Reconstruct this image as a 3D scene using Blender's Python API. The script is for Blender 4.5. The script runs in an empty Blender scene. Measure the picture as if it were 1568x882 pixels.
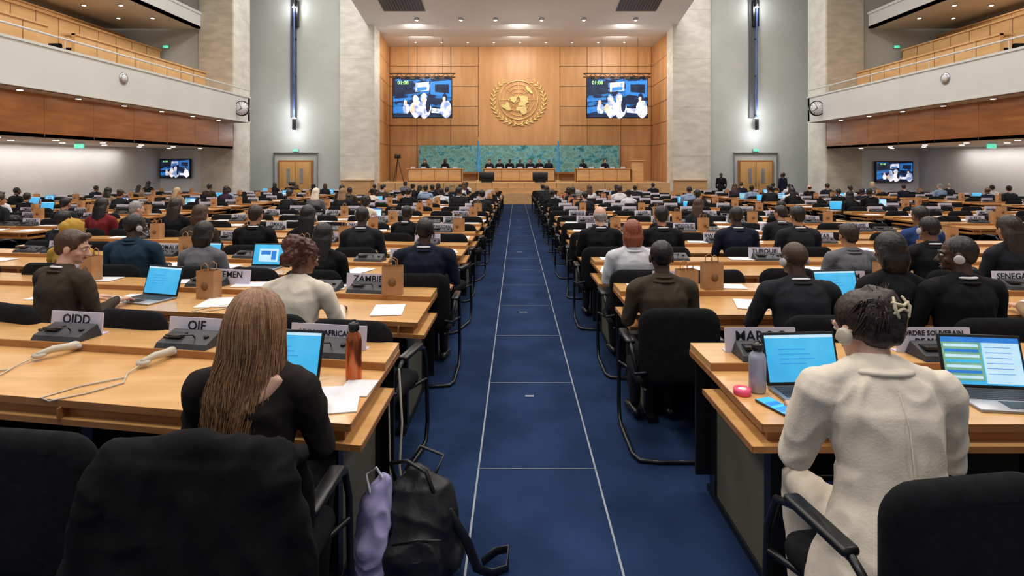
import bpy, bmesh, math, random
from mathutils import Vector, Matrix, noise
R=random.Random(7)
SL=.012
def fz(y): return -SL*y
scene=bpy.context.scene
COL=scene.collection
V=Vector
# ---------------------------------------------------------------- materials
def lin(c):
    return tuple(((x/255)/12.92 if x/255<=.04045 else ((x/255+.055)/1.055)**2.4) for x in c)+(1,)
def mat(name,c,rough=.6,metal=0,c2=None,scale=5,stretch=(1,1,1),detail=4,bump=0,bscale=60,emit=0,spec=None,coat=0,ramp=(.35,.65),sheen=0):
    m=bpy.data.materials.new(name); m.use_nodes=True
    n=m.node_tree.nodes; l=m.node_tree.links; p=n['Principled BSDF']
    p.inputs['Base Color'].default_value=lin(c); p.inputs['Roughness'].default_value=rough; p.inputs['Metallic'].default_value=metal
    if spec is not None: p.inputs['Specular IOR Level'].default_value=spec
    if coat: p.inputs['Coat Weight'].default_value=coat; p.inputs['Coat Roughness'].default_value=.15
    if sheen: p.inputs['Sheen Weight'].default_value=sheen
    tc=n.new('ShaderNodeTexCoord')
    if c2 is not None:
        mp=n.new('ShaderNodeMapping'); mp.inputs['Scale'].default_value=stretch
        nz=n.new('ShaderNodeTexNoise'); nz.inputs['Scale'].default_value=scale; nz.inputs['Detail'].default_value=detail
        cr=n.new('ShaderNodeValToRGB'); cr.color_ramp.elements[0].color=lin(c); cr.color_ramp.elements[1].color=lin(c2)
        cr.color_ramp.elements[0].position=ramp[0]; cr.color_ramp.elements[1].position=ramp[1]
        l.new(tc.outputs['Object'],mp.inputs[0]); l.new(mp.outputs[0],nz.inputs[0]); l.new(nz.outputs['Fac'],cr.inputs[0]); l.new(cr.outputs[0],p.inputs['Base Color'])
        if emit: l.new(cr.outputs[0],p.inputs['Emission Color'])
    if bump:
        nb=n.new('ShaderNodeTexNoise'); nb.inputs['Scale'].default_value=bscale; nb.inputs['Detail'].default_value=3
        b=n.new('ShaderNodeBump'); b.inputs['Strength'].default_value=bump; b.inputs['Distance'].default_value=.01
        l.new(tc.outputs['Object'],nb.inputs[0]); l.new(nb.outputs['Fac'],b.inputs['Height']); l.new(b.outputs[0],p.inputs['Normal'])
    if emit:
        if c2 is None: p.inputs['Emission Color'].default_value=lin(c)
        p.inputs['Emission Strength'].default_value=emit
    return m
M={}
M['carpet']=mat('carpet_blue',(26,43,74),.95,c2=(36,56,92),scale=2.2,bump=.35,bscale=260,spec=.1)
M['line']=mat('aisle_line_white',(156,164,172),.6,c2=(130,140,152),scale=8)
M['desk']=mat('desk_wood',(212,160,98),.28,c2=(228,178,116),scale=2.5,stretch=(1,6,6),coat=.35)
M['deskedge']=mat('desk_edge_wood',(152,102,56),.4,c2=(172,118,68),scale=3,stretch=(1,8,8))
M['frame']=mat('black_metal',(16,17,20),.35,c2=(24,25,28),scale=9)
M['panel']=mat('desk_side_panel',(86,84,70),.6,c2=(98,95,80),scale=4)
M['fabric']=mat('chair_fabric_black',(13,14,17),.9,c2=(22,23,27),scale=30,bump=.3,bscale=400,spec=.2)
M['wallwood']=mat('stage_wood',(190,138,88),.45,c2=(204,154,102),scale=1.2,stretch=(3,3,.4))
M['wallwood2']=mat('stage_wood_centre',(196,142,92),.42,c2=(208,156,104),scale=1.0,stretch=(3,3,.4))
M['stagewood']=mat('stage_front_wood',(204,158,106),.5,c2=(218,174,120),scale=2,stretch=(1,4,4))
M['beam']=mat('beam_wood',(150,94,52),.35,c2=(174,114,66),scale=1.5,stretch=(2,.6,4))
M['balwood']=mat('balcony_wood',(208,162,106),.5,c2=(222,178,122),scale=1.5,stretch=(3,.5,3))
M['seam']=mat('panel_seam',(126,86,50),.7,c2=(110,74,42),scale=5)
M['stone']=mat('travertine',(206,201,190),.6,c2=(228,224,214),scale=1.6,stretch=(1,1,2.5),detail=8,bump=.12,bscale=12,ramp=(.35,.7))
M['stone2']=mat('travertine_shade_joint',(182,170,152),.6,c2=(204,192,172),scale=1.6,stretch=(1,1,2.5),detail=8,bump=.12,bscale=12)  # darker stone: painted-in shade on gallery columns, joints on proscenium columns
M['grey']=mat('wall_grey_paint',(186,189,184),.8,c2=(194,197,192),scale=.7)
M['white']=mat('wall_white_paint',(222,220,218),.8,c2=(228,226,224),scale=.7)
M['fascia']=mat('balcony_fascia_paint',(204,207,205),.6,c2=(211,214,212),scale=.5)
M['soffit']=mat('soffit_paint',(204,194,182),.8,c2=(212,202,190),scale=.7)
M['ceil']=mat('ceiling_paint',(218,218,218),.8,c2=(224,224,224),scale=.6)
M['darkgrille']=mat('vent_grille',(84,88,94),.7,c2=(104,108,114),scale=40)
M['metal']=mat('steel',(170,174,180),.3,1,c2=(190,194,200),scale=8)
M['gold']=mat('emblem_gold',(232,204,128),.32,.55,c2=(242,220,150),scale=6)
M['lamp']=mat('lamp_lens',(255,244,225),.5,c2=(255,248,235),scale=3,emit=9)
M['lampblue']=mat('lamp_lens_cool',(215,232,255),.5,c2=(225,238,255),scale=3,emit=6)
M['tubeblue']=mat('lamp_tube_blue',(60,84,150),.35,c2=(80,106,170),scale=3,emit=.2)
M['exit']=mat('exit_sign_green',(30,170,130),.5,c2=(120,225,190),scale=20,emit=1.2)
M['kraft']=mat('kraft_paper',(166,122,82),.85,c2=(180,136,94),scale=12,bump=.2,bscale=30)
M['paper']=mat('paper_white',(222,222,226),.7,c2=(232,232,236),scale=4)
M['plate']=mat('name_plate_card',(206,202,220),.6,c2=(216,212,228),scale=3)
M['ink']=mat('ink_black',(14,14,18),.6,c2=(20,20,24),scale=3)
M['console']=mat('console_plastic',(44,45,50),.5,c2=(56,57,62),scale=10,bump=.1,bscale=80)
M['copper']=mat('bottle_copper',(176,92,56),.28,.85,c2=(196,112,72),scale=3)
M['flask']=mat('flask_lilac',(158,162,182),.4,.3,c2=(170,174,192),scale=3)
M['pink']=mat('tape_pink',(232,70,110),.5,c2=(240,90,130),scale=6)
M['alu']=mat('laptop_aluminium',(150,150,154),.35,.7,c2=(162,162,166),scale=4)
M['keys']=mat('laptop_keys',(26,27,30),.6,c2=(34,35,38),scale=60)
M['scr']=mat('laptop_screen',(54,160,212),.3,c2=(78,180,224),scale=4,emit=.7)
M['scr2']=mat('screen_window_light',(176,214,236),.3,c2=(196,226,240),scale=8,emit=.65)
M['scr3']=mat('screen_row_green',(110,160,130),.3,c2=(130,175,150),scale=8,emit=.6)
M['scr4']=mat('screen_window_blue',(40,110,190),.3,c2=(50,125,205),scale=8,emit=.7)
M['tvbg']=mat('tv_picture_blue',(8,20,52),.3,c2=(30,96,160),scale=1.7,stretch=(1,1,3),emit=1.0,ramp=(.5,.56))
M['tvw']=mat('tv_picture_white',(236,232,236),.3,c2=(120,140,185),scale=3.2,emit=1.0,ramp=(.45,.6))
M['tvy']=mat('tv_picture_skin',(196,160,136),.3,c2=(226,208,194),scale=4,emit=.9)
M['tvg']=mat('tv_timer_green',(150,240,130),.3,c2=(170,250,150),scale=4,emit=1.1)
M['tvd']=mat('tv_picture_dark',(12,18,38),.3,c2=(24,40,72),scale=3,emit=.8)
M['bezel']=mat('tv_bezel',(14,14,16),.4,c2=(20,20,22),scale=4)
M['door']=mat('door_wood',(196,146,84),.45,c2=(210,160,98),scale=2,stretch=(3,3,.5))
M['cable']=mat('headset_cable_beige',(188,178,160),.5,c2=(200,190,172),scale=6)
M['clip']=mat('hair_clip_cream',(206,194,160),.35,c2=(220,208,176),scale=6)
M['lav']=mat('lavender_cloth',(158,150,196),.85,c2=(172,164,208),scale=8,bump=.3,bscale=20)
M['nylon']=mat('backpack_nylon',(20,20,23),.55,c2=(32,32,36),scale=10,bump=.4,bscale=25)
M['coat']=mat('draped_coat_black',(11,11,13),.9,c2=(18,18,21),scale=12,bump=.5,bscale=18,spec=.2)
M['flag']=mat('flag_light_blue',(70,150,215),.7,c2=(90,170,230),scale=4)
def mural():
    m=bpy.data.materials.new('mural_painting'); m.use_nodes=True
    n=m.node_tree.nodes;l=m.node_tree.links;p=n['Principled BSDF'];p.inputs['Roughness'].default_value=.6
    tc=n.new('ShaderNodeTexCoord');nz=n.new('ShaderNodeTexNoise');nz.inputs['Scale'].default_value=2.6;nz.inputs['Detail'].default_value=12;nz.inputs['Roughness'].default_value=.8
    mp=n.new('ShaderNodeMapping');mp.inputs['Scale'].default_value=(.7,1,1.0)
    cr=n.new('ShaderNodeValToRGB');e=cr.color_ramp.elements
    e[0].position=.3;e[0].color=lin((24,70,80));e[1].position=.68;e[1].color=lin((226,236,220))
    for pos,c in((.40,(50,110,90)),(.46,(70,160,185)),(.5,(150,200,200)),(.54,(84,130,84)),(.59,(110,170,190)),(.63,(60,120,110))):
        x=e.new(pos);x.color=lin(c)
    l.new(tc.outputs['Object'],mp.inputs[0]);l.new(mp.outputs[0],nz.inputs[0]);l.new(nz.outputs['Fac'],cr.inputs[0]);l.new(cr.outputs[0],p.inputs['Base Color'])
    return m
M['mural']=mural()
SK={k:mat('skin_'+k,c,.5,c2=c2,scale=9) for k,c,c2 in (('fair',(206,160,138),(214,170,148)),('tan',(168,120,92),(178,130,100)),('brown',(104,70,52),(114,78,58)),('dark',(60,40,32),(70,48,38)))}
def cloth(n,c,b=.14):
    return mat('cloth_'+n,c,.85,c2=tuple(min(255,int(x*1.03)+2) for x in c),scale=14,bump=b,bscale=120,spec=.25)
CL={n:cloth(n,c) for n,c in dict(black=(16,16,19),charcoal=(32,33,38),navy=(22,27,44),olive=(66,57,46),grey=(104,104,110),cream=(220,208,192),offwhite=(204,196,182),teal=(30,52,70),brown=(60,50,42),white=(208,208,212),red=(120,34,38),yellow=(178,140,62),blue=(40,64,112),sky=(130,150,180),purple=(58,42,62),green=(36,56,48),sheer=(30,24,23),tan=(140,116,90)).items()}
HR={n:mat('hair_'+n,c,.45,c2=c2,scale=14,stretch=(5,5,1),bump=.3,bscale=70) for n,c,c2 in (('black',(14,12,12),(24,20,19)),('dark',(32,22,18),(48,33,26)),('brown',(62,42,31),(82,56,40)),('red',(62,28,22),(84,38,28)),('orange',(120,58,40),(146,76,52)),('blond',(110,78,55),(140,102,72)),('blond2',(132,98,68),(164,122,86)),('grey',(130,128,126),(160,158,156)),('fair',(170,146,108),(196,172,132)))}
EYE=mat('eye_white',(225,222,216),.3,c2=(232,228,224),scale=4); IRIS=mat('eye_iris',(36,24,18),.3,c2=(50,34,24),scale=40); LIP=mat('lips',(150,80,72),.5,c2=(160,90,80),scale=20)
PH=mat('headset_grey',(170,168,172),.45,c2=(184,182,186),scale=6)
# ---------------------------------------------------------------- mesh builder
class MB:
    def __init__(s): s.v=[];s.f=[];s.m=[];s.s=[]
    def add(s,v,f,m=0,sm=False,T=None):
        o=len(s.v)
        s.v.extend([tuple(T@V(p)) for p in v] if T is not None else [tuple(p) for p in v])
        s.f.extend([tuple(i+o for i in q) for q in f]); s.m.extend([m]*len(f)); s.s.extend([sm]*len(f))
    def merge(s,o,T=None):
        b=len(s.v); s.v.extend([tuple(T@V(p)) for p in o.v] if T is not None else o.v)
        s.f.extend([tuple(i+b for i in q) for q in o.f]); s.m.extend(o.m); s.s.extend(o.s)
    def box(s,x0,x1,y0,y1,z0,z1,m=0,T=None):
        s.add([(x0,y0,z0),(x1,y0,z0),(x1,y1,z0),(x0,y1,z0),(x0,y0,z1),(x1,y0,z1),(x1,y1,z1),(x0,y1,z1)],[(0,3,2,1),(4,5,6,7),(0,1,5,4),(1,2,6,5),(2,3,7,6),(3,0,4,7)],m,False,T)
    def rbox(s,x0,x1,y0,y1,z0,z1,b=.01,m=0,T=None,seg=2):
        bm=bmesh.new();bmesh.ops.create_cube(bm,size=1)
        for v in bm.verts: v.co=V(((x0+x1)/2+v.co.x*(x1-x0),(y0+y1)/2+v.co.y*(y1-y0),(z0+z1)/2+v.co.z*(z1-z0)))
        bmesh.ops.bevel(bm,geom=list(bm.edges),offset=b,segments=seg,affect='EDGES',profile=.5)
        bm.verts.index_update()
        s.add([v.co[:] for v in bm.verts],[[v.index for v in f.verts] for f in bm.faces],m,True,T); bm.free()
    def tube(s,pts,rad,seg=10,m=0,T=None,ref=None,cap=True,closed=False):
        pts=[V(p) for p in pts]; n=len(pts)
        rad=[(r,r) if not isinstance(r,(tuple,list)) else r for r in (rad if isinstance(rad,(list,)) else [rad]*n)]
        tg=[]
        for i in range(n):
            if closed: t=pts[(i+1)%n]-pts[i-1]
            else: t=pts[min(i+1,n-1)]-pts[max(i-1,0)]
            tg.append(t.normalized() if t.length>1e-9 else V((0,0,1)))
        if ref is None:
            best=None
            for a in (V((1,0,0)),V((0,0,1)),V((0,1,0))):
                w=max(abs(a.dot(t)) for t in tg)
                if w<.93: best=a;break
                if best is None: best=a
            ref=best
        ref=V(ref); rings=[];last=None
        for i in range(n):
            t=tg[i]; a=ref-ref.dot(t)*t
            if a.length<.15 and last is not None: a=last-last.dot(t)*t
            if a.length<1e-6: a=t.orthogonal()
            a.normalize()
            if last is not None and a.dot(last)<0 and abs(ref.dot(t))>.8: a=-a
            last=a; b=t.cross(a); rings.append((pts[i],a,b,rad[i],t))
        if cap and not closed:
            def ex(r,sg):
                p,a,b,(ra,rb),t=r; q=min(ra,rb)
                return [(p+t*sg*q*.6,a,b,(ra*.78,rb*.78),t),(p+t*sg*q*.92,a,b,(ra*.36,rb*.36),t)]
            h=ex(rings[0],-1);e=ex(rings[-1],1)
            rings=[h[1],h[0]]+rings+e
        v=[];f=[]
        for p,a,b,(ra,rb),t in rings:
            for j in range(seg):
                an=2*math.pi*j/seg; v.append(p+a*ra*math.cos(an)+b*rb*math.sin(an))
        k=len(rings)
        for i in range(k if closed else k-1):
            for j in range(seg):
                i2=(i+1)%k; f.append((i*seg+j,i*seg+(j+1)%seg,i2*seg+(j+1)%seg,i2*seg+j))
        if not closed:
            f.append(tuple(range(seg-1,-1,-1))); f.append(tuple((k-1)*seg+j for j in range(seg)))
        s.add(v,f,m,True,T)
    def ell(s,c,r,m=0,T=None,seg=16,rings=10):
        if not isinstance(r,(tuple,list)): r=(r,r,r)
        v=[(c[0],c[1],c[2]-r[2])];f=[]
        for i in range(1,rings):
            ph=-math.pi/2+math.pi*i/rings
            for j in range(seg):
                a=2*math.pi*j/seg; v.append((c[0]+r[0]*math.cos(ph)*math.cos(a),c[1]+r[1]*math.cos(ph)*math.sin(a),c[2]+r[2]*math.sin(ph)))
        v.append((c[0],c[1],c[2]+r[2])); L=len(v)-1
        for j in range(seg): f.append((0,1+(j+1)%seg,1+j))
        for i in range(rings-2):
            for j in range(seg):
                a=1+i*seg+j;b=1+i*seg+(j+1)%seg; f.append((a,b,b+seg,a+seg))
        o=1+(rings-2)*seg
        for j in range(seg): f.append((o+j,o+(j+1)%seg,L))
        s.add(v,f,m,True,T)
    def lathe(s,prof,c=(0,0,0),m=0,seg=24,T=None,sm=True):
        v=[];f=[]
        for r,z in prof:
            for j in range(seg):
                a=2*math.pi*j/seg; v.append((c[0]+r*math.cos(a),c[1]+r*math.sin(a),c[2]+z))
        k=len(prof)
        for i in range(k-1):
            for j in range(seg): f.append((i*seg+j,i*seg+(j+1)%seg,(i+1)*seg+(j+1)%seg,(i+1)*seg+j))
        f.append(tuple(range(seg-1,-1,-1)));f.append(tuple((k-1)*seg+j for j in range(seg)))
        s.add(v,f,m,sm,T)
    def pad(s,c,w,h,t,r,m=0,T=None,curve=0,axis='y'):
        def outline(ins):
            P=[];rr=max(r-ins*.5,.01);W=w/2-ins;Hh=h/2-ins
            for cx,cz,a0 in ((W-rr,Hh-rr,0),(-W+rr,Hh-rr,90),(-W+rr,-Hh+rr,180),(W-rr,-Hh+rr,270)):
                for q in range(6):
                    a=math.radians(a0+q*18); P.append((cx+rr*math.cos(a),cz+rr*math.sin(a)))
            return P
        lay=[(-t/2,.05),(-t/2+.006,.025),(-t/2+.02,.005),(0,0),(t/2-.02,.005),(t/2-.006,.025),(t/2,.05)]
        v=[];f=[];n=24
        for y,ins in lay:
            for x,z in outline(ins):
                if axis=='y': v.append((c[0]+x,c[1]+y+curve*x*x,c[2]+z))
                else: v.append((c[0]+x,c[1]+z,c[2]+y+curve*x*x))
        for i in range(len(lay)-1):
            for j in range(n): f.append((i*n+j,i*n+(j+1)%n,(i+1)*n+(j+1)%n,(i+1)*n+j))
        f.append(tuple(range(n-1,-1,-1)));f.append(tuple((len(lay)-1)*n+j for j in range(n)))
        s.add(v,f,m,True,T)
    def mesh(s,name,mats):
        me=bpy.data.meshes.new(name); me.from_pydata(s.v,[],s.f)
        me.polygons.foreach_set('material_index',s.m); me.polygons.foreach_set('use_smooth',s.s)
        for x in mats: me.materials.append(x)
        me.update(); return me
def recalc(me):
    bm=bmesh.new();bm.from_mesh(me);bmesh.ops.recalc_face_normals(bm,faces=bm.faces);bm.to_mesh(me);bm.free();return me
def obj(name,me,loc=(0,0,0),rz=0,parent=None,scale=None):
    o=bpy.data.objects.new(name,me);COL.objects.link(o);o.location=loc;o.rotation_euler=(0,0,rz)
    if scale: o.scale=scale
    if parent: o.parent=parent
    return o
def mk(name,mb,mats,**k): return obj(name,recalc(mb.mesh(name,mats)),**k)
def T(loc=(0,0,0),rx=0,ry=0,rz=0): return Matrix.Translation(loc)@Matrix.Rotation(rz,4,'Z')@Matrix.Rotation(ry,4,'Y')@Matrix.Rotation(rx,4,'X')
def blob(mb,voxel=.012,it=4,disp=0,freq=9,seed=0,fold=False,strand=None):
    me=recalc(mb.mesh('tmp',[]));o=bpy.data.objects.new('tmp',me);COL.objects.link(o)
    m=o.modifiers.new('r','REMESH');m.mode='VOXEL';m.voxel_size=voxel
    if it: q=o.modifiers.new('s','SMOOTH');q.iterations=it;q.factor=.5
    dg=bpy.context.evaluated_depsgraph_get();dg.update()
    e=bpy.data.meshes.new_from_object(o.evaluated_get(dg))
    vs=[]
    for v in e.vertices:
        p=v.co.copy()
        if strand is not None:
            # combed grooves running down the hair
            a=math.atan2(p.x-strand[0],-(p.y-strand[1]));w=noise.noise(V((a*2,0,p.z*5)))*.35
            d=noise.noise(V(((a+w)*9,seed,p.z*2.5)))+.7*noise.noise(V(((a+w)*22,seed,p.z*3)))
            p=p+v.normal*disp*d
        elif disp:
            if fold:
                q=V((p.x*freq*.8,p.y*freq*.8,p.z*freq*.55))+V((seed,seed*2,0))
                w=noise.noise(q*.7)*1.2
                d=.45-2.2*abs(noise.noise(q+V((w,w*.6,-w))))+.35*noise.noise(q*2.3)
                d=max(d,-.7)
            else:
                q=p*freq+V((seed,seed*2,0)); d=noise.noise(q)+.5*noise.noise(q*2.1)
            p=p+v.normal*disp*d
        vs.append(tuple(p))
    fs=[tuple(p.vertices) for p in e.polygons]
    bpy.data.objects.remove(o);bpy.data.meshes.remove(me);bpy.data.meshes.remove(e)
    return vs,fs
_tc={}
def text(s,size):
    k=(s,size)
    if k in _tc: return _tc[k]
    c=bpy.data.curves.new('t','FONT');c.body=s;c.size=size;c.align_x='CENTER';c.align_y='CENTER';c.extrude=.0008;c.resolution_u=2;c.offset=size*.012
    o=bpy.data.objects.new('t',c);COL.objects.link(o);dg=bpy.context.evaluated_depsgraph_get();dg.update()
    e=bpy.data.meshes.new_from_object(o.evaluated_get(dg))
    r=([tuple(v.co) for v in e.vertices],[tuple(p.vertices) for p in e.polygons])
    bpy.data.objects.remove(o);_tc[k]=r;return r
# ---------------------------------------------------------------- human figures
def hand(mb,w,f,u,side,curl=.5,seg=7,m=1):
    f=V(f).normalized();u=V(u);u=(u-u.dot(f)*f).normalized();s=f.cross(u).normalized()*side
    w=V(w)
    mb.tube([w-f*.02,w+f*.015,w+f*.05,w+f*.085],[(.024,.019),(.028,.017),(.038,.015),(.037,.012)],12,m,ref=s)
    for off,L,r in((.028,.07,.0085),(.0095,.08,.009),(-.0095,.074,.0085),(-.027,.058,.0075)):
        p=w+f*(.082-abs(off)*.15)+s*off;a=.15;pts=[p-f*.01];
        for fr in(.42,.32,.26):
            pts.append(p.copy());p=p+(f*math.cos(a)-u*math.sin(a)+s*off*1.5).normalized()*L*fr;a+=curl
        pts.append(p)
        mb.tube(pts,[r,r,r*1.02,r*.9,r*.75],seg,m)
    p=w+f*.02+s*.024-u*.004
    d=(f*.65+s*.75-u*.15).normalized()
    mb.tube([p-d*.005,p+d*.03,p+d*.03+(f*.9+s*.35-u*.2).normalized()*.028,p+d*.03+(f+s*.1-u*.3).normalized()*.05],[.013,.0115,.0095,.0075],seg,m)
FC={}
def fig(lean=.08,yaw=0,pitch=-.12,roll=0,hair='short',phones=False,arms='type',voxel=.014,female=False,w=1.0,stand=False,collar=True,hv=.010,disp=.005,jacket=False,bare=False,neck=.555,hunch=0):
    key=(lean,yaw,pitch,roll,hair,phones,arms,voxel,female,w,stand,collar,jacket,bare,neck,hunch)
    if key in FC: return FC[key]
    out=MB(); pz=.92 if stand else .565
    if female: w*=.9
    sl,cl=math.sin(lean),math.cos(lean)
    def t(d,x=0,y=0): return V((x,d*sl+y*cl+hunch*max(0,d-.2)**2,pz+d*cl-y*sl))
    b=MB()
    wz=.88 if female else 1
    b.tube([t(-.06),t(.02),t(.16,0,-.01),t(.27),t(.37,0,-.01),t(.44,0,-.01),t(.485,0,-.005)],
           [(.165*w+.01,.125),(.175*w,.125),(.145*w*wz+.008,.105),(.158*w,.115),(.172*w,.115),(.155*w,.092),(.085*w,.066)],20)
    sh=.182*w
    if jacket: b.tube([t(-.14),t(-.06),t(.04),t(.13),t(.2)],[(.27*w,.215),(.25*w,.195),(.205*w,.155),(.165*w,.125),(.155*w,.115)],20)
    sr=.056 if female else .061
    zsh=.43 if female else .436
    b.tube([t(zsh,-sh),t(.452,-.09),t(.455,0),t(.452,.09),t(zsh,sh)],[(sr,sr),(.062,.062),(.06,.06),(.062,.062),(sr,sr)],14)
    for sx in(-1,1):
        b.tube([t(.492,sx*.03,-.01),t(.462,sx*.10,-.01),t(.438,sx*.16)],[.05,.05,.05],12)
    S=t(zsh);ys=S.y;zs=S.z
    jr=.008 if jacket else 0
    wr={}
    for sx in(-1,1):
        a0=V((sx*(sh+.006),ys,zs-.005))
        if stand: e=V((sx*(sh+.05),ys-.01,zs-.28));wp=V((sx*(sh+.035),ys+.07,zs-.52));fd=(0,.15,-1);ud=(sx,0,0)
        elif arms=='lap': e=V((sx*(sh+.055),ys-.02,zs-.26));wp=V((sx*.07,ys+.19,zs-.33));fd=(-sx*.8,.6,-.1);ud=(0,.2,1)
        elif arms=='chin' and sx==1: e=V((sx*.2,ys+.26,.80));wp=V((.07,ys+.17,1.0));fd=(-.3,-.1,1);ud=(.6,.6,0)
        elif arms=='wide': e=V((sx*(sh+.085),ys+.05,zs-.23));wp=V((sx*.17,ys+.27,max(.8,zs-.2)));fd=(-sx*.35,1,-.08);ud=(0,0,1)
        else: e=V((sx*(sh+.055),ys+.04,zs-.235));wp=V((sx*.13,ys+.26,.80));fd=(-sx*.25,1,-.06);ud=(0,0,1)
        b.tube([a0,a0.lerp(e,.5),e,e.lerp(wp,.35),wp],[.06+jr,.053+jr,.046+jr,.043+jr,.032+jr],12)
        wr[sx]=(wp,fd,ud)
    vs,fs=blob(b,voxel,4,disp*1.3,11,len(hair),fold=True); out.add(vs,fs,0,True)
    b=MB()
    b.tube([t(-.05),t(.08)],[(.165*w,.12),(.15*w,.105)],16)
    for sx in(-1,1):
        h0=V((sx*.085,.0,pz-.02))
        if stand: k=V((sx*.095,.02,.5));an=V((sx*.10,-.01,.09))
        else: k=V((sx*.12,.40,.535));an=V((sx*.12,.36,.1))
        b.tube([h0,h0.lerp(k,.5),k,k.lerp(an,.4),an],[.092,.078,.06,.054,.04],12)
        f0=an+V((0,-.05,-.055));
        out.tube([f0+V((0,0,.0)),f0+V((0,.08,.005)),f0+V((sx*.01,.17,-.01)),f0+V((sx*.015,.22,-.015))],[(.034,.036),(.042,.036),(.045,.026),(.035,.02)],10,4,ref=(1,0,0))
    vs,fs=blob(b,max(voxel,.014),3,disp,9,3,fold=True);out.add(vs,fs,3,True)
    for sx in(-1,1):
        wp,fd,ud=wr[sx]; hand(out,wp,fd,ud,-sx,curl=.35 if stand else .3)
        d=V(fd).normalized()
        if collar is True: out.tube([wp-d*.012,wp+d*.012],[.031,.030],12,8)
    ho=t(neck)+V((0,.02+.02*sl,0))
    HT=Matrix.Translation(ho)@Matrix.Rotation(yaw,4,'Z')@Matrix.Rotation(pitch,4,'X')@Matrix.Rotation(roll,4,'Y')
    s=MB()
    s.tube([t(.44,0,-.01),t(.50,0,-.003),HT@V((0,-.015,.05))],[.066 if not bare else .07,.052,.05],14)
    if bare:
        s.tube([t(.35,0,-.074),t(.41,0,-.066),t(.455,0,-.046),t(.485,0,-.02),t(.52,0,-.005)],[(.05,.055),(.10,.056),(.135,.056),(.11,.052),(.05,.05)],18)
    s.ell((0,-.015,.105),(.072,.092,.086),T=HT);s.ell((0,.02,.065),(.058,.068,.082),T=HT);s.ell((0,.036,.018),(.044,.046,.036),T=HT)
    s.ell((0,.072,.0),(.02,.016,.014),T=HT)
    s.tube([(0,.082,.088),(0,.098,.066),(0,.108,.052)],[.008,.011,.013],8,T=HT);
    for sx in(-1,1):
        s.ell((sx*.012,.096,.048),.009,T=HT,seg=8,rings=6)
        s.ell((sx*.076,-.008,.068),(.008,.021,.031),T=HT);s.ell((sx*.04,.055,.055),(.018,.018,.018),T=HT)
        s.tube([(sx*.014,.084,.1),(sx*.032,.08,.104),(sx*.048,.064,.1)],[.008,.009,.007],8,T=HT)
    vs,fs=blob(s,hv*.75,3);out.add(vs,fs,1,True)
    for sx in(-1,1):
        out.ell((sx*.029,.0725,.086),(.013,.0125,.0085),5,HT,12,8);out.ell((sx*.029,.0835,.086),(.0052,.003,.0052),6,HT,8,6)
        out.tube([(sx*.015,.092,.106),(sx*.032,.088,.111),(sx*.047,.072,.106)],[.003,.0035,.002],6,2,T=HT)
    out.tube([(-.022,.078,.026),(0,.086,.027),(.022,.078,.026)],[(.003,.002),(.007,.007),(.003,.002)],8,7,T=HT)
    h=MB()
    def base(g=0): 
        h.ell((0,-.024,.114),(.079+g,.092+g,.087+g),T=HT);h.ell((0,-.055,.065),(.062+g,.045+g,.055),T=HT)
    if hair=='short': base(.003);h.tube([(-.04,.05,.165),(.03,.055,.172)],[.022,.024],10,T=HT)
    elif hair=='crop': h.ell((0,-.022,.108),(.0765,.09,.0875),T=HT);h.ell((0,-.055,.065),(.06,.04,.045),T=HT)
    elif hair=='fringe': h.ell((0,-.03,.085),(.078,.083,.05),T=HT);h.ell((0,-.055,.06),(.06,.043,.045),T=HT)
    elif hair=='afro': h.ell((0,-.04,.118),(.105,.102,.10),T=HT);h.ell((0,-.05,.06),(.095,.075,.07),T=HT)
    elif hair=='bob': base(.008);h.tube([(0,-.045,.1),(0,-.055,.03),(0,-.05,-.03)],[(.09,.06),(.095,.06),(.08,.045)],16,T=HT)
    elif hair=='long': base(.008);h.tube([(0,-.04,.11),(0,-.06,.03),(0,-.075,-.06),(0,-.085,-.16),(0,-.085,-.22)],[(.088,.06),(.095,.06),(.095,.045),(.08,.035),(.05,.02)],16,T=HT)
    elif hair=='bun': base(.004);h.ell((0,-.105,.15),(.048,.042,.045),T=HT)
    elif hair=='puff': base(.010);h.ell((0,-.10,.15),(.088,.075,.07),T=HT);h.ell((.03,-.12,.08),(.06,.05,.07),T=HT);h.ell((-.03,-.10,.05),(.055,.045,.05),T=HT)
    elif hair=='scarf': base(.012);h.tube([(0,-.05,.1),(0,-.07,.0),(0,-.075,-.08)],[(.09,.065),(.095,.06),(.115,.05)],16,T=HT);h.ell((0,-.1,.12),(.055,.045,.055),T=HT)
    elif hair=='updo':
        base(.004);h.ell((.0,-.082,.15),(.055,.045,.045),T=HT);h.tube([(.01,-.095,.05),(.02,-.11,.11),(.02,-.095,.17),(.0,-.06,.195)],[.032,.04,.034,.02],10,T=HT);h.ell((-.03,-.085,.12),(.04,.03,.055),T=HT)
    if hair not in('bald','herolong'):
        cur=hair in('puff','afro')
        if cur or hair=='scarf': vs,fs=blob(h,hv*.8,3,.013 if cur else .006,36 if cur else 18,2)
        else: vs,fs=blob(h,hv*.8,3,.0035,22,2,strand=(ho.x,ho.y-.02))
        out.add(vs,fs,2,True)
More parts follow.
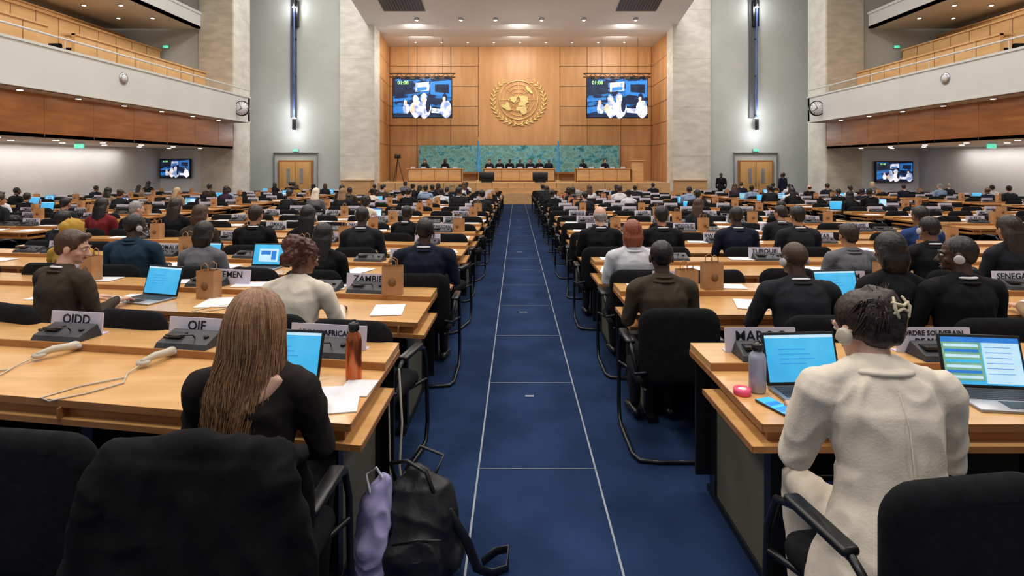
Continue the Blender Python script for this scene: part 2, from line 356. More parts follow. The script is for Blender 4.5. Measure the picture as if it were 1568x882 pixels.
    if hair=='updo':
        for i in range(110):
            a=R.uniform(-1.6,1.6);z=R.uniform(-.0,.08)
            p0=V((math.sin(a)*.079,-.022-math.cos(a)*.088,.05+z));p3=V((R.uniform(-.02,.03),-.11,.13+R.uniform(-.03,.04)))
            pm=p0.lerp(p3,.5)+V((math.sin(a)*.024,-.012,.025))
            out.tube([p0,p0.lerp(pm,.5)+V((0,-.004,0)),pm,p3],[.002,.0035,.0035,.002],5,2,T=HT)
        for i in range(8):
            a=R.uniform(-.8,.8);p=V((a*.05,-.08,.175));out.tube([p,p+V((a*.02,-.01,.018)),p+V((a*.05,R.uniform(-.02,.02),.03+R.uniform(0,.01)))],[.0025,.002,.001],4,2,T=HT)
        for q in(-1,1):
            out.tube([(q*.018+.012,-.145,.165),(q*.03+.012,-.152,.135),(q*.02+.012,-.148,.105)],[.004,.0055,.004],8,10,T=HT)
        out.tube([(-.02,-.148,.15),(.012,-.156,.138),(.045,-.148,.148)],[.004,.006,.004],8,10,T=HT)
        out.tube([(-.018,-.146,.118),(.01,-.155,.13),(.042,-.146,.116)],[.004,.005,.004],8,10,T=HT)
    if hair=='herolong':
        h=MB()
        h.ell((0,-.024,.114),(.088,.1,.091),T=HT)
        h.tube([(0,-.035,.12),(0,-.052,.04),(0,-.07,-.05),(-.012,-.085,-.14),(-.035,-.09,-.23),(-.06,-.09,-.30),(-.075,-.085,-.35)],[(.089,.064),(.098,.068),(.102,.056),(.094,.048),(.075,.038),(.045,.026),(.015,.01)],24,T=HT)
        h.tube([(.05,-.06,.02),(.06,-.075,-.08),(.045,-.085,-.16),(.03,-.085,-.21)],[.04,.034,.024,.008],12,T=HT)
        h.tube([(-.06,-.05,.02),(-.075,-.06,-.10),(-.09,-.07,-.2),(-.10,-.07,-.28)],[.035,.034,.026,.008],12,T=HT)
        vs,fs=blob(h,.0055,2,.0085,16,2,strand=(ho.x,ho.y));out.add(vs,fs,2,True)
        for i in range(750):
            a=R.uniform(-1.75,1.75);L=R.uniform(-.38,-.16);ph=R.uniform(0,6.3);wv=R.uniform(.003,.009);pts=[];rad=[]
            ph2=a*2.2;n=15;off=R.uniform(-.004,.010)
            for j in range(n):
                q=j/(n-1)
                if q<.27:
                    u=q/.27;th=.05+u*1.45
                    p=V((math.sin(a)*(.092+off*.4)*math.sin(th),-.024-math.cos(a)*(.104+off*.4)*math.sin(th),.118+(.092+off*.3)*math.cos(th)))
                else:
                    u=(q-.27)/.73;z=.108+(L-.108)*u
                    wd=.094+.014*math.sin(u*2.4)-.04*max(0,u-.5)
                    p=V((math.sin(a)*(wd+off)-.075*max(0,u-.35),-.03-math.cos(a)*(.104-.028*u+off)-.033*u,z))
                    g=min(1,u*1.6)
                    p+=V((.010*math.sin(ph2+u*8.5)*g+wv*math.sin(ph+u*9)*g*.6,-.008*math.cos(ph2+u*7)*g,0))
                pts.append(p);rad.append(.0019*(1-.6*q)+.0004)
            out.tube(pts,rad,4,2 if i%2 else 8,T=HT,cap=False)
    if phones:
        for sx in(-1,1):
            out.lathe([(.020,-.012),(.026,-.008),(.028,.004),(.022,.011)],m=9,seg=16,T=HT@T((sx*.088,-.006,.06),ry=math.pi/2))
        out.tube([(.095,0,.05),(.085,.05,.01),(.06,.09,-.0)],.004,6,9,T=HT)
    if collar:
        rg=[]
        for i in range(16):
            a=2*math.pi*i/16; rg.append(t(.498,math.cos(a)*.06,math.sin(a)*.058-.008)+V((0,0,.010 if math.sin(a)<0 else -.012)))
        out.tube(rg,[(.007,.016)]*16,8,8 if collar!='self' else 0,closed=True)
        rg=[t(.48,math.cos(a)*.07,math.sin(a)*.07-.006) for a in [math.pi*(1-.1+i*1.2/12) for i in range(13)]]
        out.tube(rg,[(.009,.022)]*13,8,0)
    if jacket:
        rg=[]
        for i in range(13):
            a=math.pi*.92+i/12*math.pi*1.16; rg.append(t(.487,math.cos(a)*.075,math.sin(a)*.072-.004))
        out.tube(rg,[(.011,.03)]*13,8,0)
        out.tube([t(.44,0,-.105),t(.35,0,-.129),t(.2,0,-.121),t(.12,0,-.132)],.0018,5,0)
    me=recalc(out.mesh('figure',[CL['black'],SK['fair'],HR['dark'],CL['charcoal'],M['frame'],EYE,IRIS,LIP,M['paper'],PH,M['clip']]))
    FC[key]=me;return me
def person(me,loc,rz=0,top='black',skin='fair',hair='dark',pants='charcoal',shirt=None,acc=None,name='seated_delegate',sc=1):
    o=obj(name,me,loc,rz,scale=(sc,sc,sc))
    ms={0:CL[top],1:SK[skin],2:HR.get(hair) or CL.get(hair),3:CL[pants]}
    if shirt: ms[8]=shirt
    if acc: ms[9]=acc
    for i,m in ms.items():
        o.material_slots[i].link='OBJECT';o.material_slots[i].material=m
    return o
# ---------------------------------------------------------------- room shell
def shell(name,boxes,mats):
    mb=MB()
    for b in boxes: mb.box(*b[:6],b[6] if len(b)>6 else 0)
    return mk(name,mb,mats)
mb=MB();mb.add([(-21,-4,fz(-4)),(23,-4,fz(-4)),(23,36,fz(36)),(-21,36,fz(36)),(-21,-4,fz(-4)-.3),(23,-4,fz(-4)-.3),(23,36,fz(36)-.3),(-21,36,fz(36)-.3)],[(0,1,2,3),(7,6,5,4),(0,4,5,1),(1,5,6,2),(2,6,7,3),(3,7,4,0)])
mk('floor',mb,[M['carpet']])
mb=MB()
def fl(x0,x1,y0,y1,h=.004): mb.add([(x0,y0,fz(y0)+h),(x1,y0,fz(y0)+h),(x1,y1,fz(y1)+h),(x0,y1,fz(y1)+h)],[(0,1,2,3)])
fl(-.223,-.213,1,30.8);fl(.446,.456,1,30.8)
for i in range(20):
    y=3.26+1.33*i
    if y<30: fl(-.213,.446,y-.003,y+.003)
for i in range(9): fl(.1+R.uniform(-.1,.1),.13,4.3+i*2.6,4.33+i*2.6)
mk('aisle_line_marking',mb,[M['line']])
shell('stage_platform',[(-7.6,8.35,31,36,-.5,.757)],[M['stagewood']])
shell('stage_step',[(-2.2,2.4,30.6,31,-.4,.2),(-2.2,2.4,30.8,31,-.4,.48)],[M['stagewood']])
shell('stage_cabinet',[(-9.2,-7.65,29.7,30.38,-.4,.9),(-9.25,-7.6,29.65,30.38,.9,.94)],[M['stagewood']])
shell('stage_cabinet',[(8.4,9.95,29.7,30.38,-.4,.9),(8.35,10,29.65,30.38,.9,.94)],[M['stagewood']])
mb=MB()
for i in range(18):
    x=-7.5+i*.88; mb.box(x,x+.015,30.985,30.999,-.36,.75)
mk('trim_1',mb,[M['seam']])
mb=MB();mb.box(-7.95,8.55,35.5,35.8,.7,9.2,0);mb.box(-2.36,2.68,35.44,35.5,.76,9.1,1)
for x in (-7.9,-6.2,-4.1,-2.38,2.68,4.4,6.5,8.4): mb.box(x-.01,x+.01,35.47,35.495,.76,9.1,2)
for z in (2.95,4.2,5.4,6.65,7.9): 
    for a,b in((-7.9,-2.38),(2.7,8.5)): mb.box(a,b,35.47,35.495,z-.01,z+.01,2)
mk('wall_back',mb,[M['wallwood'],M['wallwood2'],M['seam']])
for nm,sx,x0,x1 in(('wall_stage_left',-1,-7.95,-7.6),('wall_stage_right',1,8.5,8.4)):
    mb=MB()
    mb.add([(x0,35.5,.757),(x1,31.6,.757),(x1,31.6,9.15),(x0,35.5,9.15),(x0+sx*.3,35.5,.757),(x1+sx*.3,31.6,.757),(x1+sx*.3,31.6,9.15),(x0+sx*.3,35.5,9.15)],[(0,1,2,3),(7,6,5,4),(0,4,5,1),(1,5,6,2),(2,6,7,3),(3,7,4,0)],0)
    for z in (2.95,4.2,5.4,6.65,7.9): mb.add([(x0-sx*.012,35.5,z-.012),(x1-sx*.012,31.6,z-.012),(x1-sx*.012,31.6,z+.012),(x0-sx*.012,35.5,z+.012)],[(0,1,2,3)],1)
    for q in(.33,.66):
        xx=x0+(x1-x0)*q-sx*.012;yy=35.5-3.9*q;mb.add([(xx,yy-.012,.76),(xx,yy+.012,.76),(xx,yy+.012,9.1),(xx,yy-.012,9.1)],[(0,1,2,3)],1)
    mk(nm,mb,[M['wallwood'],M['seam']])
mb=MB();mb.add([(-8,35.8,9.1),(8.6,35.8,9.1),(8.6,31,9.12),(-8,31,9.12),(8.6,24,10.3),(-8,24,10.3),(-8,35.8,9.4),(8.6,35.8,9.4),(8.6,24,10.6),(-8,24,10.6)],[(0,1,2,3),(3,2,4,5),(6,9,8,7),(5,4,8,9),(0,6,7,1)])
mk('ceiling',mb,[M['ceil']])
shell('ceiling_main',[(-21,23,-4,36,12.6,12.8)],[M['ceil']])
mb=MB()
def cz(y): return 9.12+(31-y)*.1686 if y<31 else 9.1
for x0,x1 in((-6.7,-4.6),(5.0,7.0)):
    mb.add([(x0,26.2,cz(26.2)-.03),(x1,26.2,cz(26.2)-.03),(x1,28.7,cz(28.7)-.03),(x0,28.7,cz(28.7)-.03)],[(0,1,2,3)])
    for i in range(14):
        x=x0+.08+i*.145; mb.add([(x,26.25,cz(26.25)-.05),(x+.05,26.25,cz(26.25)-.05),(x+.05,28.65,cz(28.65)-.05),(x,28.65,cz(28.65)-.05)],[(0,1,2,3)],1)
mk('ceiling_vent_grille',mb,[M['darkgrille'],M['frame']])
mb=MB()
for x in(-5.2,-2.9,-1.1,1.3,3.5,6.2):
    mb.lathe([(.11,-.07),(.14,0),(.12,.04)],(x,29.6,cz(29.6)-.03),0,12);mb.lathe([(.08,0),(.08,.01)],(x,29.6,cz(29.6)-.115),1,12)
for i in range(9):
    x=-6+i*1.55;mb.lathe([(.07,-.04),(.09,0)],(x,33.8,9.06),0,10);mb.lathe([(.05,0),(.05,.01)],(x,33.8,9.0),1,10)
mk('ceiling_spotlights',mb,[M['metal'],M['lamp']])
for x0,x1 in((-9.45,-7.6),(8.35,10.35)):
    mb=MB();mb.box(x0,x1,30.4,31.6,-.5,12.6)
    for z in(2.2,4.8,7.4,10): mb.box(x0-.002,x1+.002,30.398,30.4,z,z+.02,1)
    mk('column_proscenium',mb,[M['stone'],M['stone2']])
shell('wall_left',[(-14.6,-9.45,30.9,31.1,-.5,12.6)],[M['grey']])
shell('wall_right',[(10.35,16.2,30.9,31.1,-.5,12.6)],[M['grey']])
def area(loc,size,e,rot=(0,0,0),c=(1,.95,.88),sy=None):
    d=bpy.data.lights.new('light','AREA');d.energy=e;d.color=c;d.size=size
    if sy: d.shape='RECTANGLE';d.size_y=sy
    o=bpy.data.objects.new('area_light',d);COL.objects.link(o);o.location=loc;o.rotation_euler=rot;return o
def point(loc,e,c=(1,1,1),r=.1):
    d=bpy.data.lights.new('light','POINT');d.energy=e;d.color=c;d.shadow_soft_size=r
    o=bpy.data.objects.new('lamp_light',d);COL.objects.link(o);o.location=loc;return o
for i,x in enumerate((-11.95,12.9)):
    mb=MB()
    mb.box(x-.16,x+.16,30.62,30.86,9.2,10.6,0);mb.box(x-.3,x+.02,30.8,30.895,4.3,12,3)
    mb.tube([(x,30.55,4.0),(x,30.55,11.5)],.045,10,2)
    for z in(3.65,10.3): mb.tube([(x,30.55,z),(x,30.55,z+.55)],.1,12,0);mb.lathe([(.095,0),(.095,.06)],(x,30.55,z+.56),1,12);mb.lathe([(.095,0),(.095,.05)],(x,30.55,z-.12),1,12)
    for z in(4.4,6.5,8.5): mb.box(x-.03,x+.03,30.55,30.85,z,z+.05,0)
    mk('wall_lamp',mb,[M['frame'],M['lampblue'],M['tubeblue'],M['darkgrille']])
    point((x,30.2,4.5),34,(.96,.98,1),.12);point((x,30.2,3.3),26,(.96,.98,1),.12);point((x,30.25,10.2),44,(.98,.99,1),.12)
    mb=MB();dx=x-.02 if i==0 else x+.05;zf=fz(30.8)
    mb.box(dx-.95,dx+.95,30.78,30.9,zf,zf+2.35,2)
    for sx in(-1,1):
        mb.rbox(dx+(sx-1)*.43+.01,dx+(sx+1)*.43-.01,30.72,30.79,zf+.02,zf+2.25,.01,0)
        mb.box(dx+sx*.35-.09,dx+sx*.35+.09,30.705,30.72,zf+1.1,zf+1.9,3)
        mb.tube([(dx+sx*.08,30.66,zf+.95),(dx+sx*.08,30.66,zf+1.3)],.015,8,1)
    for a,b,c,d in((dx-1.2,dx-1.15,zf,zf+2.75),(dx+1.15,dx+1.2,zf,zf+2.75),(dx-1.2,dx+1.2,zf+2.72,zf+2.77)): mb.box(a,b,30.8,30.9,c,d,1)
    mk('door_%d'%(i+1),mb,[M['door'],M['metal'],M['deskedge'],M['metal']])
    mb=MB();mb.box(dx-.13,dx+.13,30.75,30.8,zf+2.84,zf+2.95,0);mb.box(dx-.15,dx+.15,30.8,30.9,zf+2.82,zf+2.97,1);mb.box(dx-.08,dx-.02,30.745,30.75,zf+2.86,zf+2.93,2)
    mk('exit_sign',mb,[M['exit'],M['metal'],M['paper']])
def clock(loc,r=.32):
    mb=MB();RT=T(loc,rx=math.pi/2)
    mb.lathe([(r*1.0,-.04),(r*1.08,-.02),(r*1.08,.04),(r*.95,.05)],m=0,seg=28,T=RT)
    mb.lathe([(r*.93,.0),(r*.93,.006)],(0,0,.05),1,28,RT)
    for i in range(12):
        a=i*math.pi/6;mb.box(-.012,.012,r*.7,r*.85,.056,.062,2,RT@Matrix.Rotation(a,4,'Z'))
    mb.box(-.014,.014,-.03,r*.55,.062,.066,2,RT@Matrix.Rotation(2.2,4,'Z'));mb.box(-.01,.01,-.03,r*.75,.066,.07,2,RT@Matrix.Rotation(.4,4,'Z'))
    mk('wall_clock',mb,[M['frame'],M['paper'],M['ink']])
def tvscreen(name,x0,x1,z0,z1,y,truss=True):
    mb=MB();w=x1-x0;h=z1-z0
    mb.rbox(x0-.05,x1+.05,y,y+.12,z0-.05,z1+.05,.02,0)
    mb.box(x0,x1,y-.004,y,z0,z1,1)
    def q(a,b,c,d,m,k): mb.box(x0+a*w,x0+b*w,y-.004-.002*k,y-.004,z0+c*h,z0+d*h,m)
    def band(pts,m,k):
        mb.add([(x0+a*w,y-.006-.002*k,z0+c*h) for a,c in pts],[tuple(range(len(pts)))],m)
    band([(0,.55),(.35,.62),(.35,.95),(0,.95)],6,1);band([(.38,.66),(.62,.70),(.62,.93),(.38,.9)],2,1);band([(.41,.68),(.58,.71),(.58,.8),(.41,.78)],4,2)
    band([(.64,.6),(1,.52),(1,.97),(.64,.93)],4,1);band([(.72,.66),(.96,.62),(.96,.86),(.72,.86)],6,2);band([(0,.1),(.28,.18),(.28,.3),(0,.26)],4,1);band([(.0,.40),(.32,.46),(.32,.52),(0,.48)],4,1)
    band([(.66,.12),(1,.08),(1,.2),(.66,.24)],2,2);band([(0,0),(1,0),(1,.08),(0,.1)],6,2);band([(.62,.34),(.84,.32),(.84,.5),(.62,.48)],6,3)
    def blobp(cx,cz_,rx,rz,m,k,sd):
        n=22;mb.add([(x0+(cx+rx*math.cos(i*2*math.pi/n)*(1+.22*noise.noise(V((math.cos(i*2*math.pi/n)*1.5+sd,math.sin(i*2*math.pi/n)*1.5,sd)))))*w,y-.012-.002*k,z0+(cz_+rz*math.sin(i*2*math.pi/n)*(1+.22*noise.noise(V((math.cos(i*2*math.pi/n)*1.5,math.sin(i*2*math.pi/n)*1.5+sd,2)))))*h) for i in range(n)],[tuple(range(n))],m)
    blobp(.40,.22,.10,.22,2,0,1);blobp(.385,.47,.05,.11,2,1,2);blobp(.41,.43,.025,.06,3,2,3);blobp(.33,.22,.05,.12,3,1,4)
    blobp(.55,.22,.10,.24,2,3,5);blobp(.53,.50,.055,.13,2,4,6);blobp(.515,.46,.028,.07,3,5,7);blobp(.60,.30,.04,.16,6,5,8)
    blobp(.91,.22,.09,.24,2,3,9);blobp(.89,.52,.04,.10,6,4,10);blobp(.88,.48,.025,.06,3,5,11);blobp(.22,.22,.06,.14,2,1,12);blobp(.21,.38,.03,.07,3,2,13)
    tv,tf=text('01:08',h*.13);mb.add(tv,tf,5,False,T((x0+w*.17,y-.03,z0+h*.9),rx=math.pi/2))
    if truss:
        for zz in(z1+.12,z1+.32): mb.tube([(x0-.2,y+.06,zz),(x1+.2,y+.06,zz)],.03,6,0)
        n=14
        for i in range(n):
            a=x0-.2+(x1-x0+.4)*i/n;b=x0-.2+(x1-x0+.4)*(i+1)/n
            mb.tube([(a,y+.06,z1+(.12 if i%2 else .32)),(b,y+.06,z1+(.32 if i%2 else .12))],.018,5,0)
        for i in range(6):
            a=x0+w*(i+.5)/6;mb.box(a-.13,a+.13,y-.03,y+.1,z1+.05,z1+.16,0)
        for xx in(x0+w*.25,x0+w*.85): mb.tube([(xx,y+.06,z1+.3),(xx,y+.06,9.1)],.012,5,0)
    mk(name,mb,[M['bezel'],M['tvbg'],M['tvw'],M['tvy'],M['scr4'],M['tvg'],M['tvd']])
tvscreen('hanging_video_screen',-7.16,-3.79,4.5,6.72,33);tvscreen('hanging_video_screen',4.09,7.58,4.5,6.72,33)
def side(sg,Xf,Xc,Xc2,Xw,Xu,nm):
    def B(mb,a,b,y0,y1,z0,z1,m=0):
        x0,x1=sorted((sg*a,sg*b));mb.box(x0,x1,y0,y1,z0,z1,m)
    mb=MB();B(mb,Xc,Xc2+.1,27.05,28.7,-.5,12.6,0);B(mb,Xc+.05,Xc2,27.0,27.05,-.5,12.6,1);mk('column_gallery',mb,[M['stone'],M['stone2']])  # thin front slab paints the face's shade into the stone colour
    mb=MB();B(mb,Xc2+.12,Xw+3.5,28.7,28.9,-.5,12.6);mk('wall_%s_return'%nm,mb,[M['grey']])
    mb=MB();B(mb,Xc2+.12,Xw,27.3,27.45,-.5,2.48);mk('wall_%s_lower_end'%nm,mb,[M['white']])
    mb=MB();B(mb,Xw,Xw+.2,0,27.45,-.5,2.48);mk('wall_%s_lower'%nm,mb,[M['white']])
    mb=MB();B(mb,Xc2+.12,Xw+3.0,27.25,27.4,4.4,12.6);mk('wall_%s_upper_end'%nm,mb,[M['grey']])
    mb=MB();B(mb,Xw+3,Xw+3.2,0,27.4,4.4,12.6);mk('wall_%s_upper'%nm,mb,[M['grey']])
    mb=MB();zb,zt=3.72,4.95
    B(mb,Xf,Xf+.18,0,27,zb,zt,0);B(mb,Xf+.1,Xc+.02,0,27,zb,zb+.1,1);B(mb,Xc,Xw+.2,0,27.0,2.5,2.6,1);B(mb,Xc2+.12,Xw+.2,27,27.28,2.5,2.6,1)
    B(mb,Xf-.03,Xf,0,27,zt-.07,zt,0);B(mb,Xf-.02,Xf,0,27,zb,zb+.05,0)
    B(mb,Xf+.18,Xw+3,0,27.0,4.3,4.4,1);B(mb,Xf,Xc,26.8,26.98,zb,zt,0)
    B(mb,Xc,Xc+.12,0,26.98,2.5,3.72,2)
    for i in range(14): B(mb,Xc-.006,Xc,1+i*1.9,1.015+i*1.9,2.52,3.7,2)
    mb.tube([(sg*(Xf+.05),0,zt+.3),(sg*(Xf+.05),27,zt+.3)],.03,8,0)
    for i in range(9): mb.tube([(sg*(Xf+.05),.5+i*3.1,zt),(sg*(Xf+.05),.5+i*3.1,zt+.3)],.012,6,0)
    mk('balcony_%s'%nm,mb,[M['fascia'],M['soffit'],M['beam'],M['metal'],M['seam']])
    mb=MB();d=Xc2-15.0
    B(mb,14.7+d,Xw+2.95,0,27.0,4.42,5.0,1);B(mb,16.6+d,Xw+2.95,0,27.0,5.0,6.0,1)
    for (xa,z0,z1,ya,yb) in((14.75+d,5.0,6.12,19.0,26.98),(14.75+d,5.0,6.12,6,17.9),(16.9+d,6.0,7.2,16,27.0),(16.9+d,6.0,7.2,6,15),(18.6+d,7.0,7.9,16,27.0)):
        B(mb,xa,xa+.12,ya,yb,z0,z1,0);B(mb,xa-.05,xa+.5,ya,yb,z1-.06,z1,0)
        for i in range(int((yb-ya)/1.0)): B(mb,xa-.008,xa,ya+i+.98,ya+i+1.0,z0,z1-.06,2)
        for i in range(int((yb-ya)/.7)):
            mb.pad((sg*(xa+1.0),ya+.4+i*.7,z0+.62),.5,.5,.08,.08,3)
    mk('gallery_bench_%s'%nm,mb,[M['balwood'],M['soffit'],M['seam'],M['fabric']])
    mb=MB();B(mb,Xu,Xw+2.95,0,27.0,8.2,8.3,1);B(mb,Xu,Xu+.2,0,27.0,8.2,8.95,0);B(mb,Xu-.04,Xu,0,27.0,8.85,8.97,0);mk('upper_balcony_%s'%nm,mb,[M['fascia'],M['soffit']])
    mb=MB()
    for y in range(9,27,2): 
        for xx,zz in((Xf+.45,zb-.01),(Xu+1.0,8.19),(Xu+2.5,8.19)):
            mb.lathe([(.09,-.02),(.10,0)],(sg*xx,y,zz),1,12);mb.lathe([(.07,0),(.07,.008)],(sg*xx,y,zz-.03),0,12)
        for xx in(Xc+.8,Xc+2.2):
            if xx<Xw-.2: mb.lathe([(.10,-.015),(.11,0)],(sg*xx,y+.6,2.495),1,12);mb.lathe([(.08,0),(.08,.008)],(sg*xx,y+.6,2.47),0,12)
    mk('recessed_downlights_%s'%nm,mb,[M['lamp'],M['metal']])
    mb=MB();mb.lathe([(.17,-.03),(.2,0),(.17,.03)],m=0,T=T((sg*(Xf-.01),18.3,4.5),ry=math.pi/2));mb.lathe([(.13,-.035),(.13,.035)],m=1,T=T((sg*(Xf-.01),18.3,4.5),ry=math.pi/2));mk('round_wall_speaker',mb,[M['metal'],M['fascia']])
    clock((sg*(Xf-.25),25.7,4.28))
    for y in(14,22): area((sg*(Xw-.5),y-1,2.42),.3,60,(0,0,0),(1,.97,.95),7)
    area((sg*(Xw-2),17,2.4),2,46,c=(1,.95,.9),sy=10)
    area((sg*(Xu+2),17,8.1),2,170,c=(1,.86,.7),sy=14)
    area((sg*(Xf+.4),16,3.65),.3,30,c=(1,.86,.7),sy=18)
    mb=MB();B(mb,Xc+1.05,Xc+1.33,19.0,19.05,2.28,2.42,0);B(mb,Xc+1.03,Xc+1.35,19.05,19.08,2.26,2.5,1);mk('exit_sign',mb,[M['exit'],M['metal']])
    mb=MB();B(mb,Xc2+1.65,Xc2+1.90,27.18,27.2,7.32,7.44,0);B(mb,Xc2+1.63,Xc2+1.92,27.2,27.24,7.3,7.46,1);mk('exit_sign',mb,[M['exit'],M['metal']])
side(-1,12.65,13.45,15.0,17.1,15.0,'left');side(1,13.8,14.7,16.4,19.3,16.7,'right')
tvscreen('wall_video_screen',-16.95,-15.6,1.15,1.97,27.1,False);tvscreen('wall_video_screen',17.15,18.85,.95,1.85,27.1,False)
mb=MB();mb.box(-6.0,6.3,34.9,35.0,1.3,2.93,0);mb.box(-6.06,6.36,34.92,35.4,1.2,1.3,1);mb.box(-6.06,6.36,34.92,35.0,2.93,2.97,1)
for x in(-2.3,2.5): mb.box(x-.02,x+.02,34.89,34.9,1.3,2.93,1)
mk('mural_painting',mb,[M['mural'],M['deskedge']])
for x in(-2.3,2.5):
    mb=MB();mb.tube([(x,34.3,.757),(x,34.3,3.3)],.02,8,1);mb.lathe([(.2,0),(.18,.04),(.05,.06)],(x,34.3,.757),1);mb.ell((x,34.3,3.33),.05,1)
    v=[];f=[];n=14
    for i in range(9):
        for j in range(n):
            a=2*math.pi*j/n;r=(.04+.008*i)*(1+.25*math.sin(3*a+i*.3));v.append((x+r*math.cos(a),34.27+r*.7*math.sin(a),3.2-.24*i))
    for i in range(8):
        for j in range(n): f.append((i*n+j,i*n+(j+1)%n,(i+1)*n+(j+1)%n,(i+1)*n+j))
    mb.add(v,f,0,True);mk('draped_flag',mb,[M['flag'],M['gold']])
# emblem : polar world map inside olive branches
mb=MB();ec=V((.12,35.38,5.78));ET=T(ec,rx=math.pi/2)
def cir(r,tr): mb.tube([(r*math.cos(i*2*math.pi/48),r*math.sin(i*2*math.pi/48),0) for i in range(48)],tr,6,0,ET,ref=(0,0,1),closed=True)
for r in(.24,.48,.72,.96,1.2): cir(r,.016 if r<1.2 else .026)
for i in range(8):
    a=i*math.pi/4;mb.tube([(.24*math.cos(a),.24*math.sin(a),0),(1.2*math.cos(a),1.2*math.sin(a),0)],.014,6,0,ET,ref=(0,0,1))
LANDS=[[(-168,66),(-156,71),(-125,70),(-95,72),(-80,73),(-62,60),(-56,52),(-66,44),(-75,38),(-81,26),(-90,30),(-97,26),(-97,18),(-87,21),(-83,10),(-80,8),(-95,16),(-105,20),(-112,28),(-117,32),(-124,42),(-130,54),(-150,60),(-160,56)],
[(-80,8),(-62,10),(-50,0),(-35,-7),(-40,-22),(-50,-30),(-58,-38),(-68,-54),(-74,-50),(-71,-30),(-71,-18),(-81,-5)],
[(-55,80),(-20,82),(-20,72),(-42,60),(-55,68)],
[(-9,38),(-2,44),(-4,48),(5,53),(10,56),(6,60),(14,67),(28,71),(45,67),(70,72),(105,77),(140,73),(180,68),(165,60),(156,52),(140,56),(135,45),(128,38),(121,31),(110,20),(106,10),(100,14),(90,22),(80,12),(77,8),(72,20),(60,25),(52,28),(57,22),(45,13),(40,20),(35,30),(36,36),(27,38),(22,38),(14,42),(5,43)],
[(-6,35),(10,37),(20,31),(32,31),(43,11),(51,11),(40,-5),(38,-18),(32,-28),(20,-34),(13,-20),(9,0),(5,5),(-8,5),(-17,15),(-12,28)],
[(114,-22),(130,-12),(142,-12),(153,-27),(148,-38),(135,-33),(116,-35)]]
for L in LANDS:
    pts=[((90-la)/150*1.2*math.sin(math.radians(lo)),-(90-la)/150*1.2*math.cos(math.radians(lo))) for lo,la in L];n=len(pts)
    mb.add([(x,y,.05) for x,y in pts]+[(x,y,-.02) for x,y in pts],[tuple(range(n))]+[(i,(i+1)%n,n+(i+1)%n,n+i) for i in range(n)],0,False,ET)
for sx in(-1,1):
    br=[]
    for i in range(15):
        a=math.radians(-95+i*10.2);rr=1.48+.06*math.sin(i*.25)
        br.append(V((sx*rr*math.cos(a)*1.04,rr*math.sin(a)*.98-.02,0)))
    br[0]=V((-sx*.28,-1.62,0))
    mb.tube(br,.024,6,0,ET,ref=(0,0,1))
    for i in range(1,15):
        a=math.radians(-95+i*10.2)
        for o in(-1,1):
            tang=V((-math.sin(a)*sx,math.cos(a),0));nor=V((math.cos(a)*sx,math.sin(a),0))
            dr=(tang+nor*o*.7).normalized();c=br[i]+dr*.15;ang=math.atan2(dr.y,dr.x)
            mb.ell((0,0,0),(.15,.042,.035),0,ET@Matrix.Translation(c)@Matrix.Rotation(ang,4,'Z'),10,6)
mk('un_emblem',mb,[M['gold']])
for x0,x1,y in((-6.2,-3.1,32.3),(-1.9,2.2,32.6),(3.35,6.5,32.3)):
    mb=MB();z=.757
    mb.rbox(x0,x1,y,y+.06,z,z+.74,.01,0);mb.rbox(x0-.05,x1+.05,y-.08,y+.7,z+.74,z+.78,.012,0);mb.box(x0,x0+.05,y,y+.6,z,z+.74,0);mb.box(x1-.05,x1,y,y+.6,z,z+.74,0)
    mb.box(x0,x1,y-.012,y,z,z+.08,1)
    for i in range(1,4): xx=x0+(x1-x0)*i/4;mb.box(xx-.01,xx+.01,y-.006,y,z+.08,z+.74,1)
    for i in range(int((x1-x0)/.6)):
        xx=x0+.3+i*.6;mb.box(xx-.13,xx+.13,y+.05,y+.08,z+.78,z+.87,2);mb.tube([(xx+.2,y+.3,z+.78),(xx+.2,y+.32,z+1.0)],.008,5,3)
    mk('podium_desk',mb,[M['stagewood'],M['seam'],M['plate'],M['frame']])
for x in(-1.65,1.3):
    mb=MB();mb.rbox(x-.42,x+.42,31.3,31.36,.85,1.32,.015,0);mb.box(x-.3,x+.3,31.28,31.5,.757,.85,0);mb.box(x-.38,x+.38,31.36,31.37,.89,1.28,1)
    mk('stage_monitor',mb,[M['bezel'],M['keys']])
mb=MB();mb.rbox(6.6,7.25,32.5,33,.757,1.95,.02,0);mb.rbox(6.5,7.35,32.4,33.1,1.95,2.0,.01,0);mk('lectern',mb,[M['stagewood']])
mb=MB()
for a in(0,2.1,4.2): mb.tube([(-6.9,33,2.1),(-6.9+.35*math.cos(a),33+.35*math.sin(a),.77)],.02,6,0)
mb.rbox(-7.05,-6.75,32.8,33.2,2.1,2.35,.03,0);mb.tube([(-6.9,32.8,2.22),(-6.9,32.62,2.22)],.06,10,0);mk('tripod_camera',mb,[M['frame']])
